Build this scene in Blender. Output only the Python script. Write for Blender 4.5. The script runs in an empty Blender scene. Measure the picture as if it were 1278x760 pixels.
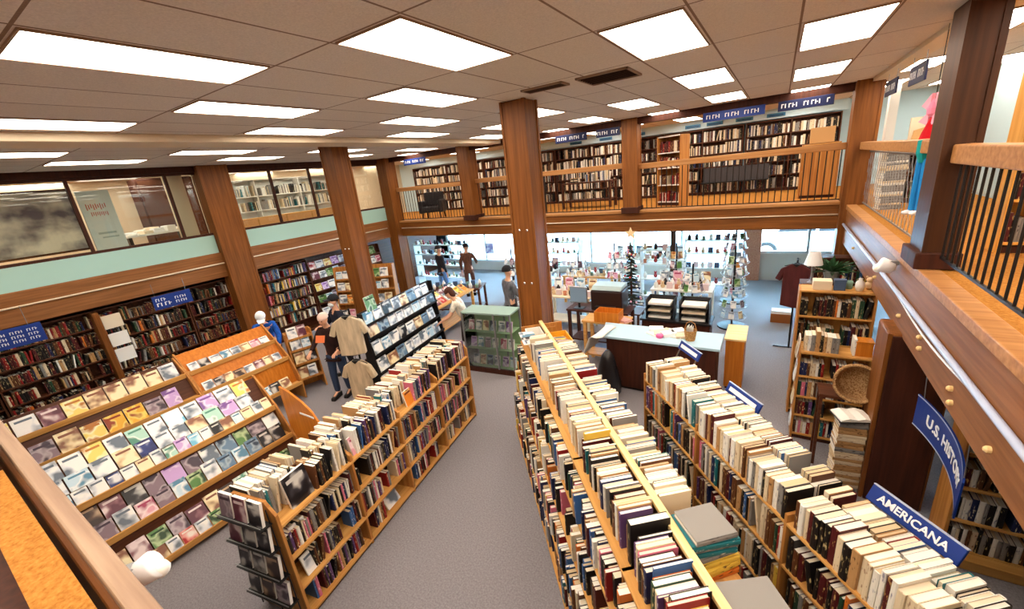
import bpy, bmesh, math, random
from mathutils import Vector, Matrix

rnd = random.Random(11)
SC = bpy.context.scene
COL = SC.collection
PI = math.pi
R = math.radians

# ------------------------------------------------------------------ materials
def lin(c):
    return tuple(((v / 255) / 12.92 if v / 255 <= .04045 else ((v / 255 + .055) / 1.055) ** 2.4) for v in c) + (1,)

MATS = {}
def mat(name, col, rough=.6, metal=0, noise=None, bump=0, coat=0, spec=.3):
    if name in MATS: return MATS[name]
    m = bpy.data.materials.new(name); m.use_nodes = True
    nt = m.node_tree; b = nt.nodes['Principled BSDF']
    b.inputs['Base Color'].default_value = lin(col); b.inputs['Roughness'].default_value = rough
    b.inputs['Metallic'].default_value = metal; b.inputs['Specular IOR Level'].default_value = spec
    if coat: b.inputs['Coat Weight'].default_value = coat
    if noise:   # (scale xyz, second colour, contrast lo, hi)
        sc, c2, lo, hi = noise
        tc = nt.nodes.new('ShaderNodeTexCoord'); mp = nt.nodes.new('ShaderNodeMapping')
        mp.inputs['Scale'].default_value = sc
        nz = nt.nodes.new('ShaderNodeTexNoise'); nz.inputs['Scale'].default_value = 1; nz.inputs['Detail'].default_value = 4
        cr = nt.nodes.new('ShaderNodeValToRGB')
        cr.color_ramp.elements[0].position = lo; cr.color_ramp.elements[1].position = hi
        cr.color_ramp.elements[0].color = lin(col); cr.color_ramp.elements[1].color = lin(c2)
        nt.links.new(tc.outputs['Object'], mp.inputs['Vector']); nt.links.new(mp.outputs['Vector'], nz.inputs['Vector'])
        nt.links.new(nz.outputs['Fac'], cr.inputs['Fac']); nt.links.new(cr.outputs['Color'], b.inputs['Base Color'])
        if bump:
            bp = nt.nodes.new('ShaderNodeBump'); bp.inputs['Strength'].default_value = bump; bp.inputs['Distance'].default_value = .01
            nt.links.new(nz.outputs['Fac'], bp.inputs['Height']); nt.links.new(bp.outputs['Normal'], b.inputs['Normal'])
    MATS[name] = m
    return m

def spine_mat(name, col, ink):
    """cloth spine with blotches of stamped lettering"""
    key = 'spine ' + name
    if key in MATS: return MATS[key]
    m = mat(key, col, .5)
    nt = m.node_tree; b = nt.nodes['Principled BSDF']
    tc = nt.nodes.new('ShaderNodeTexCoord'); oi = nt.nodes.new('ShaderNodeObjectInfo')
    mp = nt.nodes.new('ShaderNodeMapping'); mp.inputs['Scale'].default_value = (70, 70, 20)
    cb = nt.nodes.new('ShaderNodeVectorMath'); cb.operation = 'ADD'
    sc = nt.nodes.new('ShaderNodeVectorMath'); sc.operation = 'SCALE'; sc.inputs['Scale'].default_value = 3
    nz = nt.nodes.new('ShaderNodeTexNoise'); nz.inputs['Scale'].default_value = 1; nz.inputs['Detail'].default_value = 2
    cr = nt.nodes.new('ShaderNodeValToRGB'); cr.color_ramp.elements[0].position = .6; cr.color_ramp.elements[1].position = .7
    cr.color_ramp.elements[0].color = lin(col); cr.color_ramp.elements[1].color = lin(ink)
    nt.links.new(oi.outputs['Random'], sc.inputs[0]); nt.links.new(tc.outputs['Object'], cb.inputs[0]); nt.links.new(sc.outputs[0], cb.inputs[1])
    nt.links.new(cb.outputs[0], mp.inputs['Vector']); nt.links.new(mp.outputs['Vector'], nz.inputs['Vector'])
    nt.links.new(nz.outputs['Fac'], cr.inputs['Fac']); nt.links.new(cr.outputs['Color'], b.inputs['Base Color'])
    return m

def art_mat(name, c1, c2, c3, scale=7):
    """printed cover: soft shapes in three inks"""
    key = 'art ' + name
    if key in MATS: return MATS[key]
    m = mat(key, c1, .35, spec=.4)
    nt = m.node_tree; b = nt.nodes['Principled BSDF']
    tc = nt.nodes.new('ShaderNodeTexCoord'); oi = nt.nodes.new('ShaderNodeObjectInfo')
    cb = nt.nodes.new('ShaderNodeVectorMath'); cb.operation = 'ADD'
    sc = nt.nodes.new('ShaderNodeVectorMath'); sc.operation = 'SCALE'; sc.inputs['Scale'].default_value = 7
    nz = nt.nodes.new('ShaderNodeTexNoise'); nz.inputs['Scale'].default_value = scale; nz.inputs['Detail'].default_value = 1.5
    cr = nt.nodes.new('ShaderNodeValToRGB'); cr.color_ramp.interpolation = 'LINEAR'
    e = cr.color_ramp.elements
    e[0].position = .46; e[0].color = lin(c1); e[1].position = .53; e[1].color = lin(c2)
    x = e.new(.64); x.color = lin(c3)
    nt.links.new(oi.outputs['Random'], sc.inputs[0]); nt.links.new(tc.outputs['Object'], cb.inputs[0]); nt.links.new(sc.outputs[0], cb.inputs[1])
    nt.links.new(cb.outputs[0], nz.inputs['Vector']); nt.links.new(nz.outputs['Fac'], cr.inputs['Fac'])
    nt.links.new(cr.outputs['Color'], b.inputs['Base Color'])
    return m

def glass_mat():
    if 'glass' in MATS: return MATS['glass']
    m = bpy.data.materials.new('glass'); m.use_nodes = True; nt = m.node_tree; nt.nodes.clear()
    o = nt.nodes.new('ShaderNodeOutputMaterial'); mx = nt.nodes.new('ShaderNodeMixShader')
    t = nt.nodes.new('ShaderNodeBsdfTransparent'); t.inputs['Color'].default_value = (.93, .97, .96, 1)
    g = nt.nodes.new('ShaderNodeBsdfGlossy'); g.inputs['Roughness'].default_value = .02
    f = nt.nodes.new('ShaderNodeFresnel'); f.inputs['IOR'].default_value = 1.5
    nt.links.new(f.outputs[0], mx.inputs[0]); nt.links.new(t.outputs[0], mx.inputs[1]); nt.links.new(g.outputs[0], mx.inputs[2])
    nt.links.new(mx.outputs[0], o.inputs[0]); MATS['glass'] = m
    return m

def emit_mat(name, col, s):
    if name in MATS: return MATS[name]
    m = bpy.data.materials.new(name); m.use_nodes = True; b = m.node_tree.nodes['Principled BSDF']
    b.inputs['Base Color'].default_value = lin(col); b.inputs['Emission Color'].default_value = lin(col)
    b.inputs['Emission Strength'].default_value = s; MATS[name] = m
    return m

def wood(name, c1, c2, axis, rough=.5):
    s = [26, 26, 26]; s['xyz'.index(axis)] = 1.3
    return mat(name, c1, rough, noise=(tuple(s), c2, .35, .68), spec=.25)

BRN, BRN2 = (108, 61, 22), (138, 83, 33)
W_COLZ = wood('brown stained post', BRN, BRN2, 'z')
W_BMX = wood('brown stained beam across', BRN, BRN2, 'x')
W_BMY = wood('brown stained beam along', (122, 76, 38), (150, 98, 56), 'y')
W_COLD = wood('dark and shaded post', (58, 32, 16), (76, 44, 22), 'z')  # own dark brown of the entrance post; on column_right it paints shade
W_DRK = wood('dark panel', (54, 24, 14), (72, 34, 19), 'z', .65)
W_SHX = wood('honey oak along x', (190, 134, 68), (216, 164, 94), 'x')
W_SHY = wood('honey oak along y', (190, 134, 68), (216, 164, 94), 'y')
W_SHZ = wood('honey oak upright', (168, 108, 50), (196, 138, 72), 'z')
W_RAIL = wood('rail oak', (158, 106, 58), (186, 134, 82), 'x')
W_LT = wood('pale pine strip', (224, 190, 128), (240, 212, 156), 'x')
W_WALN = wood('walnut shelf', (70, 36, 20), (94, 52, 30), 'y')
W_WALX = wood('walnut shelf across', (70, 36, 20), (94, 52, 30), 'x')
W_YEL = wood('yellow pine', (214, 152, 62), (234, 180, 92), 'z')
W_ORG = wood('orange stained panel', (190, 108, 28), (212, 130, 44), 'z', .4)
W_CAP = wood('worn rail cap', (140, 112, 92), (166, 138, 114), 'x')
M_CARPET = mat('grey carpet', (124, 119, 124), .95, noise=((60, 60, 60), (148, 143, 147), .3, .7), bump=.3, spec=.05)
M_GOLD = mat('golden carpet', (150, 96, 40), .95, noise=((70, 70, 70), (184, 130, 64), .3, .7), bump=.5, spec=.05)
M_WHITE = mat('white paint', (232, 230, 224), .7)
M_CREAM = mat('cream paint', (226, 208, 180), .7)
M_PALEBLUE = mat('pale blue paint', (196, 224, 236), .7)
M_TEAL = mat('sea green panel', (166, 202, 192), .5)
M_BLACK = mat('black metal', (20, 18, 18), .45)
M_BLKP = mat('black plastic', (26, 24, 26), .4)
M_GREYM = mat('grey metal', (140, 140, 142), .4, .6)
M_STRIP = mat('pale blue cable strip', (176, 186, 212), .35)
M_BLUE = mat('sign blue', (24, 52, 128), .45)
M_NAVY = mat('sign navy', (26, 34, 74), .5)
M_SIGNW = mat('sign white', (238, 238, 240), .5)
M_PAPER = mat('white paper', (236, 232, 224), .7)
M_PAGES = [mat('cream pages', (228, 214, 188), .85), mat('white pages', (236, 230, 218), .85), mat('tan pages', (200, 178, 142), .85)]
M_GLASS = glass_mat()
M_LAMP = emit_mat('fluorescent diffuser', (255, 241, 222), 4.8)
M_CHROME = mat('chrome', (200, 200, 204), .2, 1)

def ceiling_mat():
    m = mat('ceiling tile', (196, 164, 140), .9, spec=.05); nt = m.node_tree; b = nt.nodes['Principled BSDF']
    tc = nt.nodes.new('ShaderNodeTexCoord'); mp = nt.nodes.new('ShaderNodeMapping')
    mp.inputs['Location'].default_value = (GX0 * -1, GY0 * -1, 0)
    br = nt.nodes.new('ShaderNodeTexBrick'); br.offset = 0; br.squash = 1
    mp.inputs['Rotation'].default_value = (0, 0, 0)
    br.inputs['Scale'].default_value = 1; br.inputs['Brick Width'].default_value = PX; br.inputs['Row Height'].default_value = PY
    br.inputs['Mortar Size'].default_value = .009; br.inputs['Mortar Smooth'].default_value = .1
    br.inputs['Color1'].default_value = (1, 1, 1, 1); br.inputs['Color2'].default_value = (.94, .94, .94, 1); br.inputs['Mortar'].default_value = (.36, .28, .24, 1)
    nz = nt.nodes.new('ShaderNodeTexNoise'); nz.inputs['Scale'].default_value = 90; nz.inputs['Detail'].default_value = 3
    cr = nt.nodes.new('ShaderNodeValToRGB'); cr.color_ramp.elements[0].position = .3; cr.color_ramp.elements[1].position = .7
    cr.color_ramp.elements[0].color = lin((214, 204, 192)); cr.color_ramp.elements[1].color = lin((232, 222, 210))
    mx = nt.nodes.new('ShaderNodeMix'); mx.data_type = 'RGBA'; mx.blend_type = 'MULTIPLY'; mx.inputs['Factor'].default_value = 1
    L = nt.links.new
    L(tc.outputs['Object'], mp.inputs['Vector']); L(mp.outputs['Vector'], br.inputs['Vector']); L(tc.outputs['Object'], nz.inputs['Vector'])
    L(nz.outputs['Fac'], cr.inputs['Fac']); L(cr.outputs['Color'], mx.inputs['A']); L(br.outputs['Color'], mx.inputs['B']); L(mx.outputs['Result'], b.inputs['Base Color'])
    return m

# ------------------------------------------------------------------ mesh building
class MB:
    def __init__(s): s.v = []; s.f = []; s.m = []
    def add(s, vs, fs, mi=0, M=None):
        o = len(s.v)
        s.v += [tuple(M @ Vector(p)) for p in vs] if M is not None else [tuple(p) for p in vs]
        s.f += [tuple(i + o for i in f) for f in fs]; s.m += [mi] * len(fs)
        return s
    def box(s, x0, x1, y0, y1, z0, z1, mi=0, M=None):
        return s.add([(x0, y0, z0), (x1, y0, z0), (x1, y1, z0), (x0, y1, z0), (x0, y0, z1), (x1, y0, z1), (x1, y1, z1), (x0, y1, z1)],
                     [(3, 2, 1, 0), (4, 5, 6, 7), (0, 1, 5, 4), (1, 2, 6, 5), (2, 3, 7, 6), (3, 0, 4, 7)], mi, M)
    def prism(s, prof, a0, a1, axis='x', mi=0, M=None):
        """profile in the plane across the axis (x: (y,z); y: (x,z); z: (x,y))"""
        def p(q, a): return {'x': (a, q[0], q[1]), 'y': (q[0], a, q[1]), 'z': (q[0], q[1], a)}[axis]
        n = len(prof); vs = [p(q, a0) for q in prof] + [p(q, a1) for q in prof]
        fs = [tuple(range(n))[::-1], tuple(range(n, 2 * n))] + [(i, (i + 1) % n, n + (i + 1) % n, n + i) for i in range(n)]
        return s.add(vs, fs, mi, M)
    def tube(s, pts, r, n=8, mi=0, M=None, caps=True):
        pts = [Vector(p) for p in pts]; rs = r if isinstance(r, (list, tuple)) else [r] * len(pts)
        vs = []; fs = []
        for i, p in enumerate(pts):
            t = (pts[min(i + 1, len(pts) - 1)] - pts[max(i - 1, 0)]).normalized()
            a = t.cross(Vector((0, 0, 1))) if abs(t.z) < .9 else t.cross(Vector((0, 1, 0)))
            a.normalize(); b = t.cross(a)
            vs += [p + (a * math.cos(2 * PI * k / n) + b * math.sin(2 * PI * k / n)) * rs[i] for k in range(n)]
        for i in range(len(pts) - 1):
            fs += [(i * n + k, i * n + (k + 1) % n, (i + 1) * n + (k + 1) % n, (i + 1) * n + k) for k in range(n)]
        if caps: fs += [tuple(range(n))[::-1], tuple((len(pts) - 1) * n + k for k in range(n))]
        return s.add(vs, fs, mi, M)
    def lathe(s, prof, n=16, mi=0, M=None):
        vs = [(r * math.cos(2 * PI * k / n), r * math.sin(2 * PI * k / n), z) for r, z in prof for k in range(n)]
        fs = [(i * n + k, i * n + (k + 1) % n, (i + 1) * n + (k + 1) % n, (i + 1) * n + k) for i in range(len(prof) - 1) for k in range(n)]
        fs += [tuple(range(n))[::-1], tuple((len(prof) - 1) * n + k for k in range(n))]
        return s.add(vs, fs, mi, M)
    def ball(s, c, r, n=10, mi=0, M=None, zlo=-1.0):
        rx, ry, rz = r if isinstance(r, (tuple, list)) else (r, r, r)
        k = n // 2 + 1; t0 = math.asin(max(-1, zlo)); prof = [(math.cos(t0 + (PI / 2 - t0) * i / k), math.sin(t0 + (PI / 2 - t0) * i / k)) for i in range(k + 1)]
        T = Matrix.Translation(c) @ Matrix.Diagonal((rx, ry, rz, 1))
        return s.lathe([(max(a, .02), b) for a, b in prof], n, mi, M @ T if M is not None else T)
    def build(s, name, mats, parent=None, smooth=False, bevel=0, loc=None, rotz=0):
        me = bpy.data.meshes.new(name); me.from_pydata(s.v, [], s.f)
        ms = mats if isinstance(mats, (list, tuple)) else [mats]
        for m in ms: me.materials.append(m)
        if len(ms) > 1: me.polygons.foreach_set('material_index', s.m)
        if smooth: me.polygons.foreach_set('use_smooth', [True] * len(me.polygons))
        me.update()
        o = bpy.data.objects.new(name, me); COL.objects.link(o)
        if parent: o.parent = parent
        if loc is not None: o.location = loc
        if rotz: o.rotation_euler = (0, 0, rotz)
        if bevel:
            b = o.modifiers.new('bevel', 'BEVEL'); b.width = bevel; b.segments = 2; b.limit_method = 'ANGLE'
        return o

def tag(o, label, cat, group=None, kind=None):
    o['label'] = label; o['category'] = cat
    if group: o['group'] = group
    if kind: o['kind'] = kind
    n = len(label.split())
    if not 4 <= n <= 16: print('LABEL WORDS', n, label)
    return o
def thing(name, label, cat, loc=(0, 0, 0), rotz=0, group=None):
    o = bpy.data.objects.new(name, None); COL.objects.link(o); o.empty_display_size = .1
    o.location = loc; o.rotation_euler = (0, 0, rotz)
    return tag(o, label, cat, group)
def struct(o):
    o['kind'] = 'structure'; return o
def frame(loc, rotz): return Matrix.Translation(loc) @ Matrix.Rotation(rotz, 4, 'Z')
def nth(n):
    w = ['zeroth', 'first', 'second', 'third', 'fourth', 'fifth', 'sixth', 'seventh', 'eighth', 'ninth', 'tenth', 'eleventh', 'twelfth']
    if n < len(w): return w[n]
    return f"{n}{'th' if 10 < n % 100 < 14 else {1: 'st', 2: 'nd', 3: 'rd'}.get(n % 10, 'th')}"

def text_mesh(txt, size, extr=.002):
    cu = bpy.data.curves.new('lettering', 'FONT'); cu.body = txt; cu.size = size; cu.extrude = extr
    cu.align_x = 'CENTER'; cu.align_y = 'CENTER'; cu.resolution_u = 3; cu.offset = size * .018
    o = bpy.data.objects.new('lettering', cu); COL.objects.link(o)
    dg = bpy.context.evaluated_depsgraph_get(); dg.update()
    me = bpy.data.meshes.new_from_object(o.evaluated_get(dg))
    bpy.data.objects.remove(o); bpy.data.curves.remove(cu)
    return me
def put_text(txt, size, m, parent, M, fn=None, name='lettering'):
    me = text_mesh(txt, size)
    for v in me.vertices:
        p = v.co.copy()
        v.co = M @ Vector(fn(p) if fn else p)
    me.materials.clear(); me.materials.append(m)
    o = bpy.data.objects.new(name, me); COL.objects.link(o); o.parent = parent
    return o

# ------------------------------------------------------------------ camera, world, view
CZ = 3.7
cam = bpy.data.cameras.new('camera'); co = bpy.data.objects.new('camera', cam); COL.objects.link(co)
cam.sensor_fit = 'HORIZONTAL'; cam.sensor_width = 36; cam.lens = 36 * 512 / 1278; cam.clip_start = .02; cam.clip_end = 200
yw, pt, rl = -.5836, -.3069, -.1081
fw = Vector((math.sin(yw) * math.cos(pt), math.cos(yw) * math.cos(pt), math.sin(pt)))
rt = Vector((math.cos(yw), -math.sin(yw), 0)); up = rt.cross(fw)
r2 = rt * math.cos(rl) + up * math.sin(rl); u2 = -rt * math.sin(rl) + up * math.cos(rl)
co.matrix_world = Matrix(((r2.x, u2.x, -fw.x, 0), (r2.y, u2.y, -fw.y, 0), (r2.z, u2.z, -fw.z, CZ), (0, 0, 0, 1)))
SC.camera = co
CAMI = co.matrix_world.inverted()
def project(p):
    c = CAMI @ Vector(p)
    if c.z > -.05: return None
    return (639 + 512 * c.x / -c.z, 380 - 512 * c.y / -c.z)

w = bpy.data.worlds.new('sky'); SC.world = w; w.use_nodes = True
bg = w.node_tree.nodes['Background']; bg.inputs['Color'].default_value = (.42, .72, 1, 1); bg.inputs['Strength'].default_value = 26.0
vs = SC.view_settings; vs.view_transform = 'Standard'; vs.look = 'None'; vs.exposure = 1.47; vs.gamma = 1; vs.use_curve_mapping = False
sl = bpy.data.lights.new('sun', 'SUN'); sl.energy = 4; sl.angle = .02; sl.color = (1, .96, .9)
so = bpy.data.objects.new('sun', sl); COL.objects.link(so); so.rotation_euler = (R(-38), R(8), 0); so.location = (0, 20, 12)

# ------------------------------------------------------------------ the building
ZC, ZM = 4.571, 2.55            # ceiling, mezzanine floor
PX, PY = .6087, 1.2203          # tile grid
GX0, GY0 = -3.559 - .033, .715 - .03
XL, XR, YF = -10.8, 1.1, 9.7    # edges of the opening
M_CEIL = ceiling_mat()

struct(MB().box(-16, 6, -4, 14, -.1, 0).build('floor', M_CARPET))
struct(MB().box(-16, 6, -4, 14, ZC, ZC + .1).build('ceiling', M_CEIL))
struct(MB().box(-16.1, -16, -4, 14, 0, ZC).build('wall_left', M_WHITE))
struct(MB().box(6, 6.1, -4, 14, 0, ZC).build('wall_right', M_CREAM))
struct(MB().box(-16, 6, -4.1, -4, 0, ZC).build('wall_near', M_CREAM))
struct(MB().box(-16, 6, 13.6, 13.75, ZM, ZC).build('wall_far', M_PALEBLUE))
struct(MB().box(-12.75, -12.6, -4, 13.6, 0, ZM - .15).build('wall_left_lower', W_WALN))
# mezzanine floors
def slab(name, x0, x1, y0, y1):
    o = struct(MB().box(x0, x1, y0, y1, ZM - .03, ZM).build(name, M_GOLD))
    MB().box(x0, x1, y0, y1, ZM - .18, ZM - .03).build('soffit', M_CREAM, o)
slab('floor_mezzanine_far', -16, 6, YF + .12, 13.6)
slab('floor_mezzanine_left', -16, XL - .05, -4, YF + .12)
slab('floor_mezzanine_right', XR + .12, 6, .1, YF + .12)
slab('floor_mezzanine_near', XL - .05, 6, -.06, .05)
struct(MB().box(XL - .05, 6, -4, -.06, ZM - .2, ZM - .06).build('floor_mezzanine_landing', W_DRK))
tag(MB().box(-3.75, -3.2, -.02, .05, ZM, ZM + .05).box(-3.75, -3.17, .04, .055, ZM + .05, ZM + .065).build('threshold_block', W_DRK), 'dark wooden block on the golden carpet beside the worn rail', 'block')
# beams round the opening
def beam(name, x0, x1, y0, y1, z0, z1, m):
    return struct(MB().box(x0, x1, y0, y1, z0, z1).build(name, m, bevel=.015))
bf = beam('beam_far', XL, XR + .3, YF, YF + .25, 2.1, 2.575, W_BMX)
bl = beam('beam_left', XL - .28, XL, -4, YF + .2, 2.1, 2.67, W_BMY)
br_ = beam('beam_right', XR, XR + .3, .2, YF, 1.86, 2.48, W_BMY)
MB().box(XR - .02, XR + .125, .2, YF - .02, 2.48, 2.56).build('ledge_cap', W_RAIL, br_, bevel=.008)
MB().box(XL + .3, XR, YF - .03, YF + .3, 2.545, 2.6).build('ledge_cap', W_RAIL, bf, bevel=.008)
bn = beam('beam_near', XL, 1.0, .07, .15, 2.0, 2.5, W_BMX)
MB().box(XL, 1.0, .09, .152, 2.5, 2.58).build('rail_cap', W_CAP, bn, bevel=.01)
for y, z in ((8.2, 2.04), (6.35, 2.06), (5.05, 2.02), (4.35, 2.08), (4.3, 2.0), (3.55, 2.03), (3.5, 1.95), (2.9, 2.0)):
    MB().lathe([(.02, 0), (.02, .018), (.01, .03)], 10, M=Matrix.Translation((XR, y, z)) @ Matrix.Rotation(-PI / 2, 4, 'Y')).build('bolt', W_LT, br_)
struct(MB().box(XL - .12, XL - .02, -4, 4.4, 2.67, 3.07).box(XL - .12, XL - .02, 5.05, YF + .2, 2.67, 3.07).build('trim_1', M_TEAL))
# soffit strip across the ceiling and dark headers
struct(MB().box(-6.75, -6.2, -4, YF, ZC - .09, ZC).build('trim_2', M_CREAM, bevel=.01))
struct(MB().box(XL, XR + .3, YF - .02, YF + .2, ZC - .13, ZC).build('trim_3', W_DRK))
struct(MB().box(XL - .2, XL, -4, YF, ZC - .12, ZC).build('trim_4', W_DRK))
struct(MB().box(XR + .1, XR + .3, -.5, YF, ZC - .05, ZC).build('trim_5', M_CREAM))

def column(name, x0, x1, y0, y1, z0, z1, base=True, bolts=(), wm=None):
    wm = wm or W_COLZ
    o = struct(MB().box(x0, x1, y0, y1, z0, z1).build(name, wm, bevel=.02))
    mb = MB(); d = .012
    mb.box(x0 - .002, x0 + .03, y0 - d, y0 + .02, z0, z1).box(x1 - .03, x1 + d, y0 - d, y0 + .04, z0, z1).box(x1 - .01, x1 + d, y1 - .04, y1 + .002, z0, z1)
    mb.build('corner_strip', wm, o)
    if base:
        MB().box(x0 - .04, x1 + .04, y0 - .04, y1 + .04, z0, z0 + .14).build('plinth', W_DRK, o, bevel=.01)
    for (x, z) in bolts:
        MB().lathe([(.018, 0), (.018, .012), (.008, .02)], 8, M=Matrix.Translation((x, y0, z)) @ Matrix.Rotation(PI / 2, 4, 'X')).build('bolt', M_CHROME, o)
    return o
column('column_centre', -3.07, -2.72, 4.86, 5.2, 0, ZC, base=False, bolts=((-2.95, 2.95), (-2.83, 2.95), (-2.95, 2.2), (-2.83, 2.2)))
column('column_aisle', -7.42, -7.06, 5.2, 5.56, 0, ZC, bolts=((-7.3, 2.6), (-7.18, 2.6)))
column('column_left', -11.0, -10.66, 4.42, 5.02, 0, ZC)
column('column_far', -7.6, -7.25, 9.55, 9.95, ZM, ZC)
column('column_far_middle', -2.98, -2.66, 9.6, 9.95, ZM, ZC)
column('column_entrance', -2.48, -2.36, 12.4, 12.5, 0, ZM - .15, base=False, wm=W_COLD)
column('column_far_corner', 1.0, 1.35, 9.5, 9.9, 0, ZC)
column('column_corner', -10.85, -10.45, 9.5, 9.9, 0, ZC)
column('column_right', 1.09, 1.30, 4.76, 5.16, 2.56, ZC, wm=W_COLD)  # deep brown puts the shade of its camera-facing side into the colour
column('column_right_lower', 1.0, 1.48, 4.86, 5.3, 0, 1.9, base=False)
struct(MB().box(1.035, 1.475, 4.835, 4.86, 0, 1.88).build('trim_6', W_DRK, bevel=.006))

# balcony rails
def hrail(name, label, x0, x1, y0, y1, z0, z1, m=W_RAIL, balusters=None):
    t = thing(name, label, 'railing', ((x0 + x1) / 2, (y0 + y1) / 2, ZM))
    loc = Vector(t.location)
    o = MB().box(x0 - loc.x, x1 - loc.x, y0 - loc.y, y1 - loc.y, z0 - loc.z, z1 - loc.z).build('handrail', m, t, bevel=.012)
    if balusters:
        axis, n, lo, zt = balusters
        for i in range(n):
            f = (i + .5) / n
            x = loc.x if axis == 'y' else x0 + (x1 - x0) * f
            y = loc.y if axis == 'x' else y0 + (y1 - y0) * f
            MB().tube([(x - loc.x, y - loc.y, lo - loc.z), (x - loc.x, y - loc.y, zt - loc.z)], .009, 6).build('baluster', M_BLACK, t)
        mb = MB()
        if axis == 'x': mb.box(x0 - loc.x, x1 - loc.x, -.01, .01, lo - loc.z, lo - loc.z + .02)
        else: mb.box(-.01, .01, y0 - loc.y, y1 - loc.y, lo - loc.z, lo - loc.z + .02)
        mb.build('bottom_rail', M_BLACK, t)
    return t
hrail('balcony_railing', 'oak balcony railing with thin black balusters over the till counter', -2.66, 1.0, YF + .06, YF + .16, 3.5, 3.62, balusters=('x', 34, 2.62, 3.5))
hrail('balcony_railing', 'short oak balcony railing directly behind the big dark central post', -7.25, -2.98, YF + .06, YF + .16, 3.55, 3.67, balusters=('x', 38, 2.62, 3.55))
hrail('balcony_railing', 'far oak balcony railing above the entrance people, beside corner post', -10.45, -7.6, YF + .06, YF + .16, 3.52, 3.64, balusters=('x', 26, 2.62, 3.52))
hrail('balcony_railing', 'oak railing between the two dark posts, near the hanging cloth figure', 1.15, 1.27, 5.05, 9.5, 3.48, 3.6)
hrail('balcony_railing', 'thick oak handrail with black iron balusters before the yellow pine bookcase', 1.15, 1.27, .2, 4.76, 3.42, 3.56, balusters=('y', 38, 2.66, 3.44))
# wire mesh guards under the long side railing
mb = MB()
for i in range(22):
    y = 6.0 + i * .16
    mb.tube([(0, y - 7.5, .05), (0, y - 7.5 + .35, .88)], .0028, 4, caps=False); mb.tube([(0, y - 7.5 + .35, .05), (0, y - 7.5, .88)], .0028, 4, caps=False)
mb.box(-.008, .008, -1.52, 2.0, .88, .9).box(-.008, .008, -1.52, 2.0, .03, .05)
tag(mb.build('wire_guard', M_GREYM, loc=(1.3, 7.5, ZM)), 'grey diamond wire mesh guard under the side balcony railing', 'guard')

# cable strips on beams
def strip(label, pts, r, m, n=8):
    o = thing('cable_strip', label, 'cable')
    MB().tube(pts, r, n).build('trunking', m, o, smooth=True)
    return o
t = strip('pale blue cable strip running along the side beam above the dark pillar', [(XR - .025, .6, 2.22), (XR - .025, 3, 2.21), (XR - .025, 6, 2.22), (XR - .025, 9.6, 2.215)], .022, M_STRIP)
MB().tube([(XR - .03, y, 2.2 - .05 * math.sin((y - 3.2) / 1.9 * PI) if 3.2 < y < 5.1 else 2.2) for y in [1 + k * .2 for k in range(30)]], .008, 6).build('loose_wire', M_SIGNW, t, smooth=True)
strip('thin pale cable strip along the balcony beam over the entrance', [(XL + .4, YF - .02, 2.37), (XR - .1, YF - .02, 2.37)], .014, M_CREAM)
strip('thin pale cable strip along the beam below the sea green panels', [(XL + .015, -2, 2.42), (XL + .015, 9.4, 2.42)], .016, M_CREAM)

# floodlights on the beams
def flood(label, loc, rot, k=1):
    t = thing('spotlight', label, 'spotlight', loc, rot); t.scale = (k, k, k)
    MB().lathe([(.03, -.06), (.06, -.04), (.075, .06), (.07, .07)], 14, M=Matrix.Rotation(R(70), 4, 'X')).build('lamp_head', M_SIGNW, t, smooth=True)
    MB().box(-.03, .03, -.01, .08, .02, .06).build('bracket', M_GREYM, t)
    MB().ball((0, -.07, -.02), .045, 10).build('lens', mat('frosted lens', (250, 246, 236), .3), t, smooth=True)
flood('white spotlight fixed on the ledge of the side beam', (XR - .09, 5.4, 2.42), R(-90))
flood('white spotlight clipped under the worn rail at the stair', (-1.87, .185, 2.45), R(150), .72)

# ------------------------------------------------------------------ windows and outside
def window(name, axis, fixed, a0, a1, z0, z1, bars, fm, fw_=.05, hb=()):
    """glazing in plane axis=fixed with uprights at 'bars'"""
    def bx(mb, p0, p1, q0, q1, t): 
        return mb.box(fixed - t, fixed + t, p0, p1, q0, q1) if axis == 'x' else mb.box(p0, p1, fixed - t, fixed + t, q0, q1)
    root = struct(bx(bx(MB(), a0, a1, z0, z0 + fw_, .04), a0, a1, z1 - fw_, z1, .04).build(name, fm))
    for b in bars: bx(MB(), b - fw_ / 2, b + fw_ / 2, z0 + fw_, z1 - fw_, .035).build('mullion', fm, root)
    for h in hb: bx(MB(), a0, a1, h - fw_ / 2, h + fw_ / 2, .03).build('transom', fm, root)
    e = sorted(set([a0] + list(bars) + [a1]))
    for p, q in zip(e[:-1], e[1:]):
        bx(MB(), p + fw_ / 2, q - fw_ / 2, z0 + fw_, z1 - fw_, .004).build('pane', M_GLASS, root)
    return root
window('window_1', 'x', XL - .1, -4, 4.42, 3.07, ZC - .12, (.9, 2.37, 3.87), W_DRK)
window('window_2', 'x', XL - .1, 5.02, YF - .15, 3.07, ZC - .12, (6.07, 7.15, 8.4), W_DRK)
M_FRM = mat('white window frame', (214, 218, 220), .5)
window('window_3', 'y', 13.66, -16, -6.9, .35, 2.4, (-14, -12, -10, -8.4), M_FRM, .07)
window('window_4', 'y', 13.66, -6.9, -.7, .35, 2.4, (-5.4, -3.9, -2.4), M_FRM, .07)
window('window_5', 'y', 13.66, -.25, 3.4, .78, 2.4, (.85, 2.1), M_FRM, .07)
struct(MB().box(-16, -.7, 13.6, 13.75, 0, .35).box(-.25, 6, 13.6, 13.75, 0, .78).box(-16, 6, 13.6, 13.75, 2.4, ZM).box(3.4, 6, 13.6, 13.75, .78, 2.4).build('wall_far_lower', mat('pale sill paint', (206, 196, 186), .7)))
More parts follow.
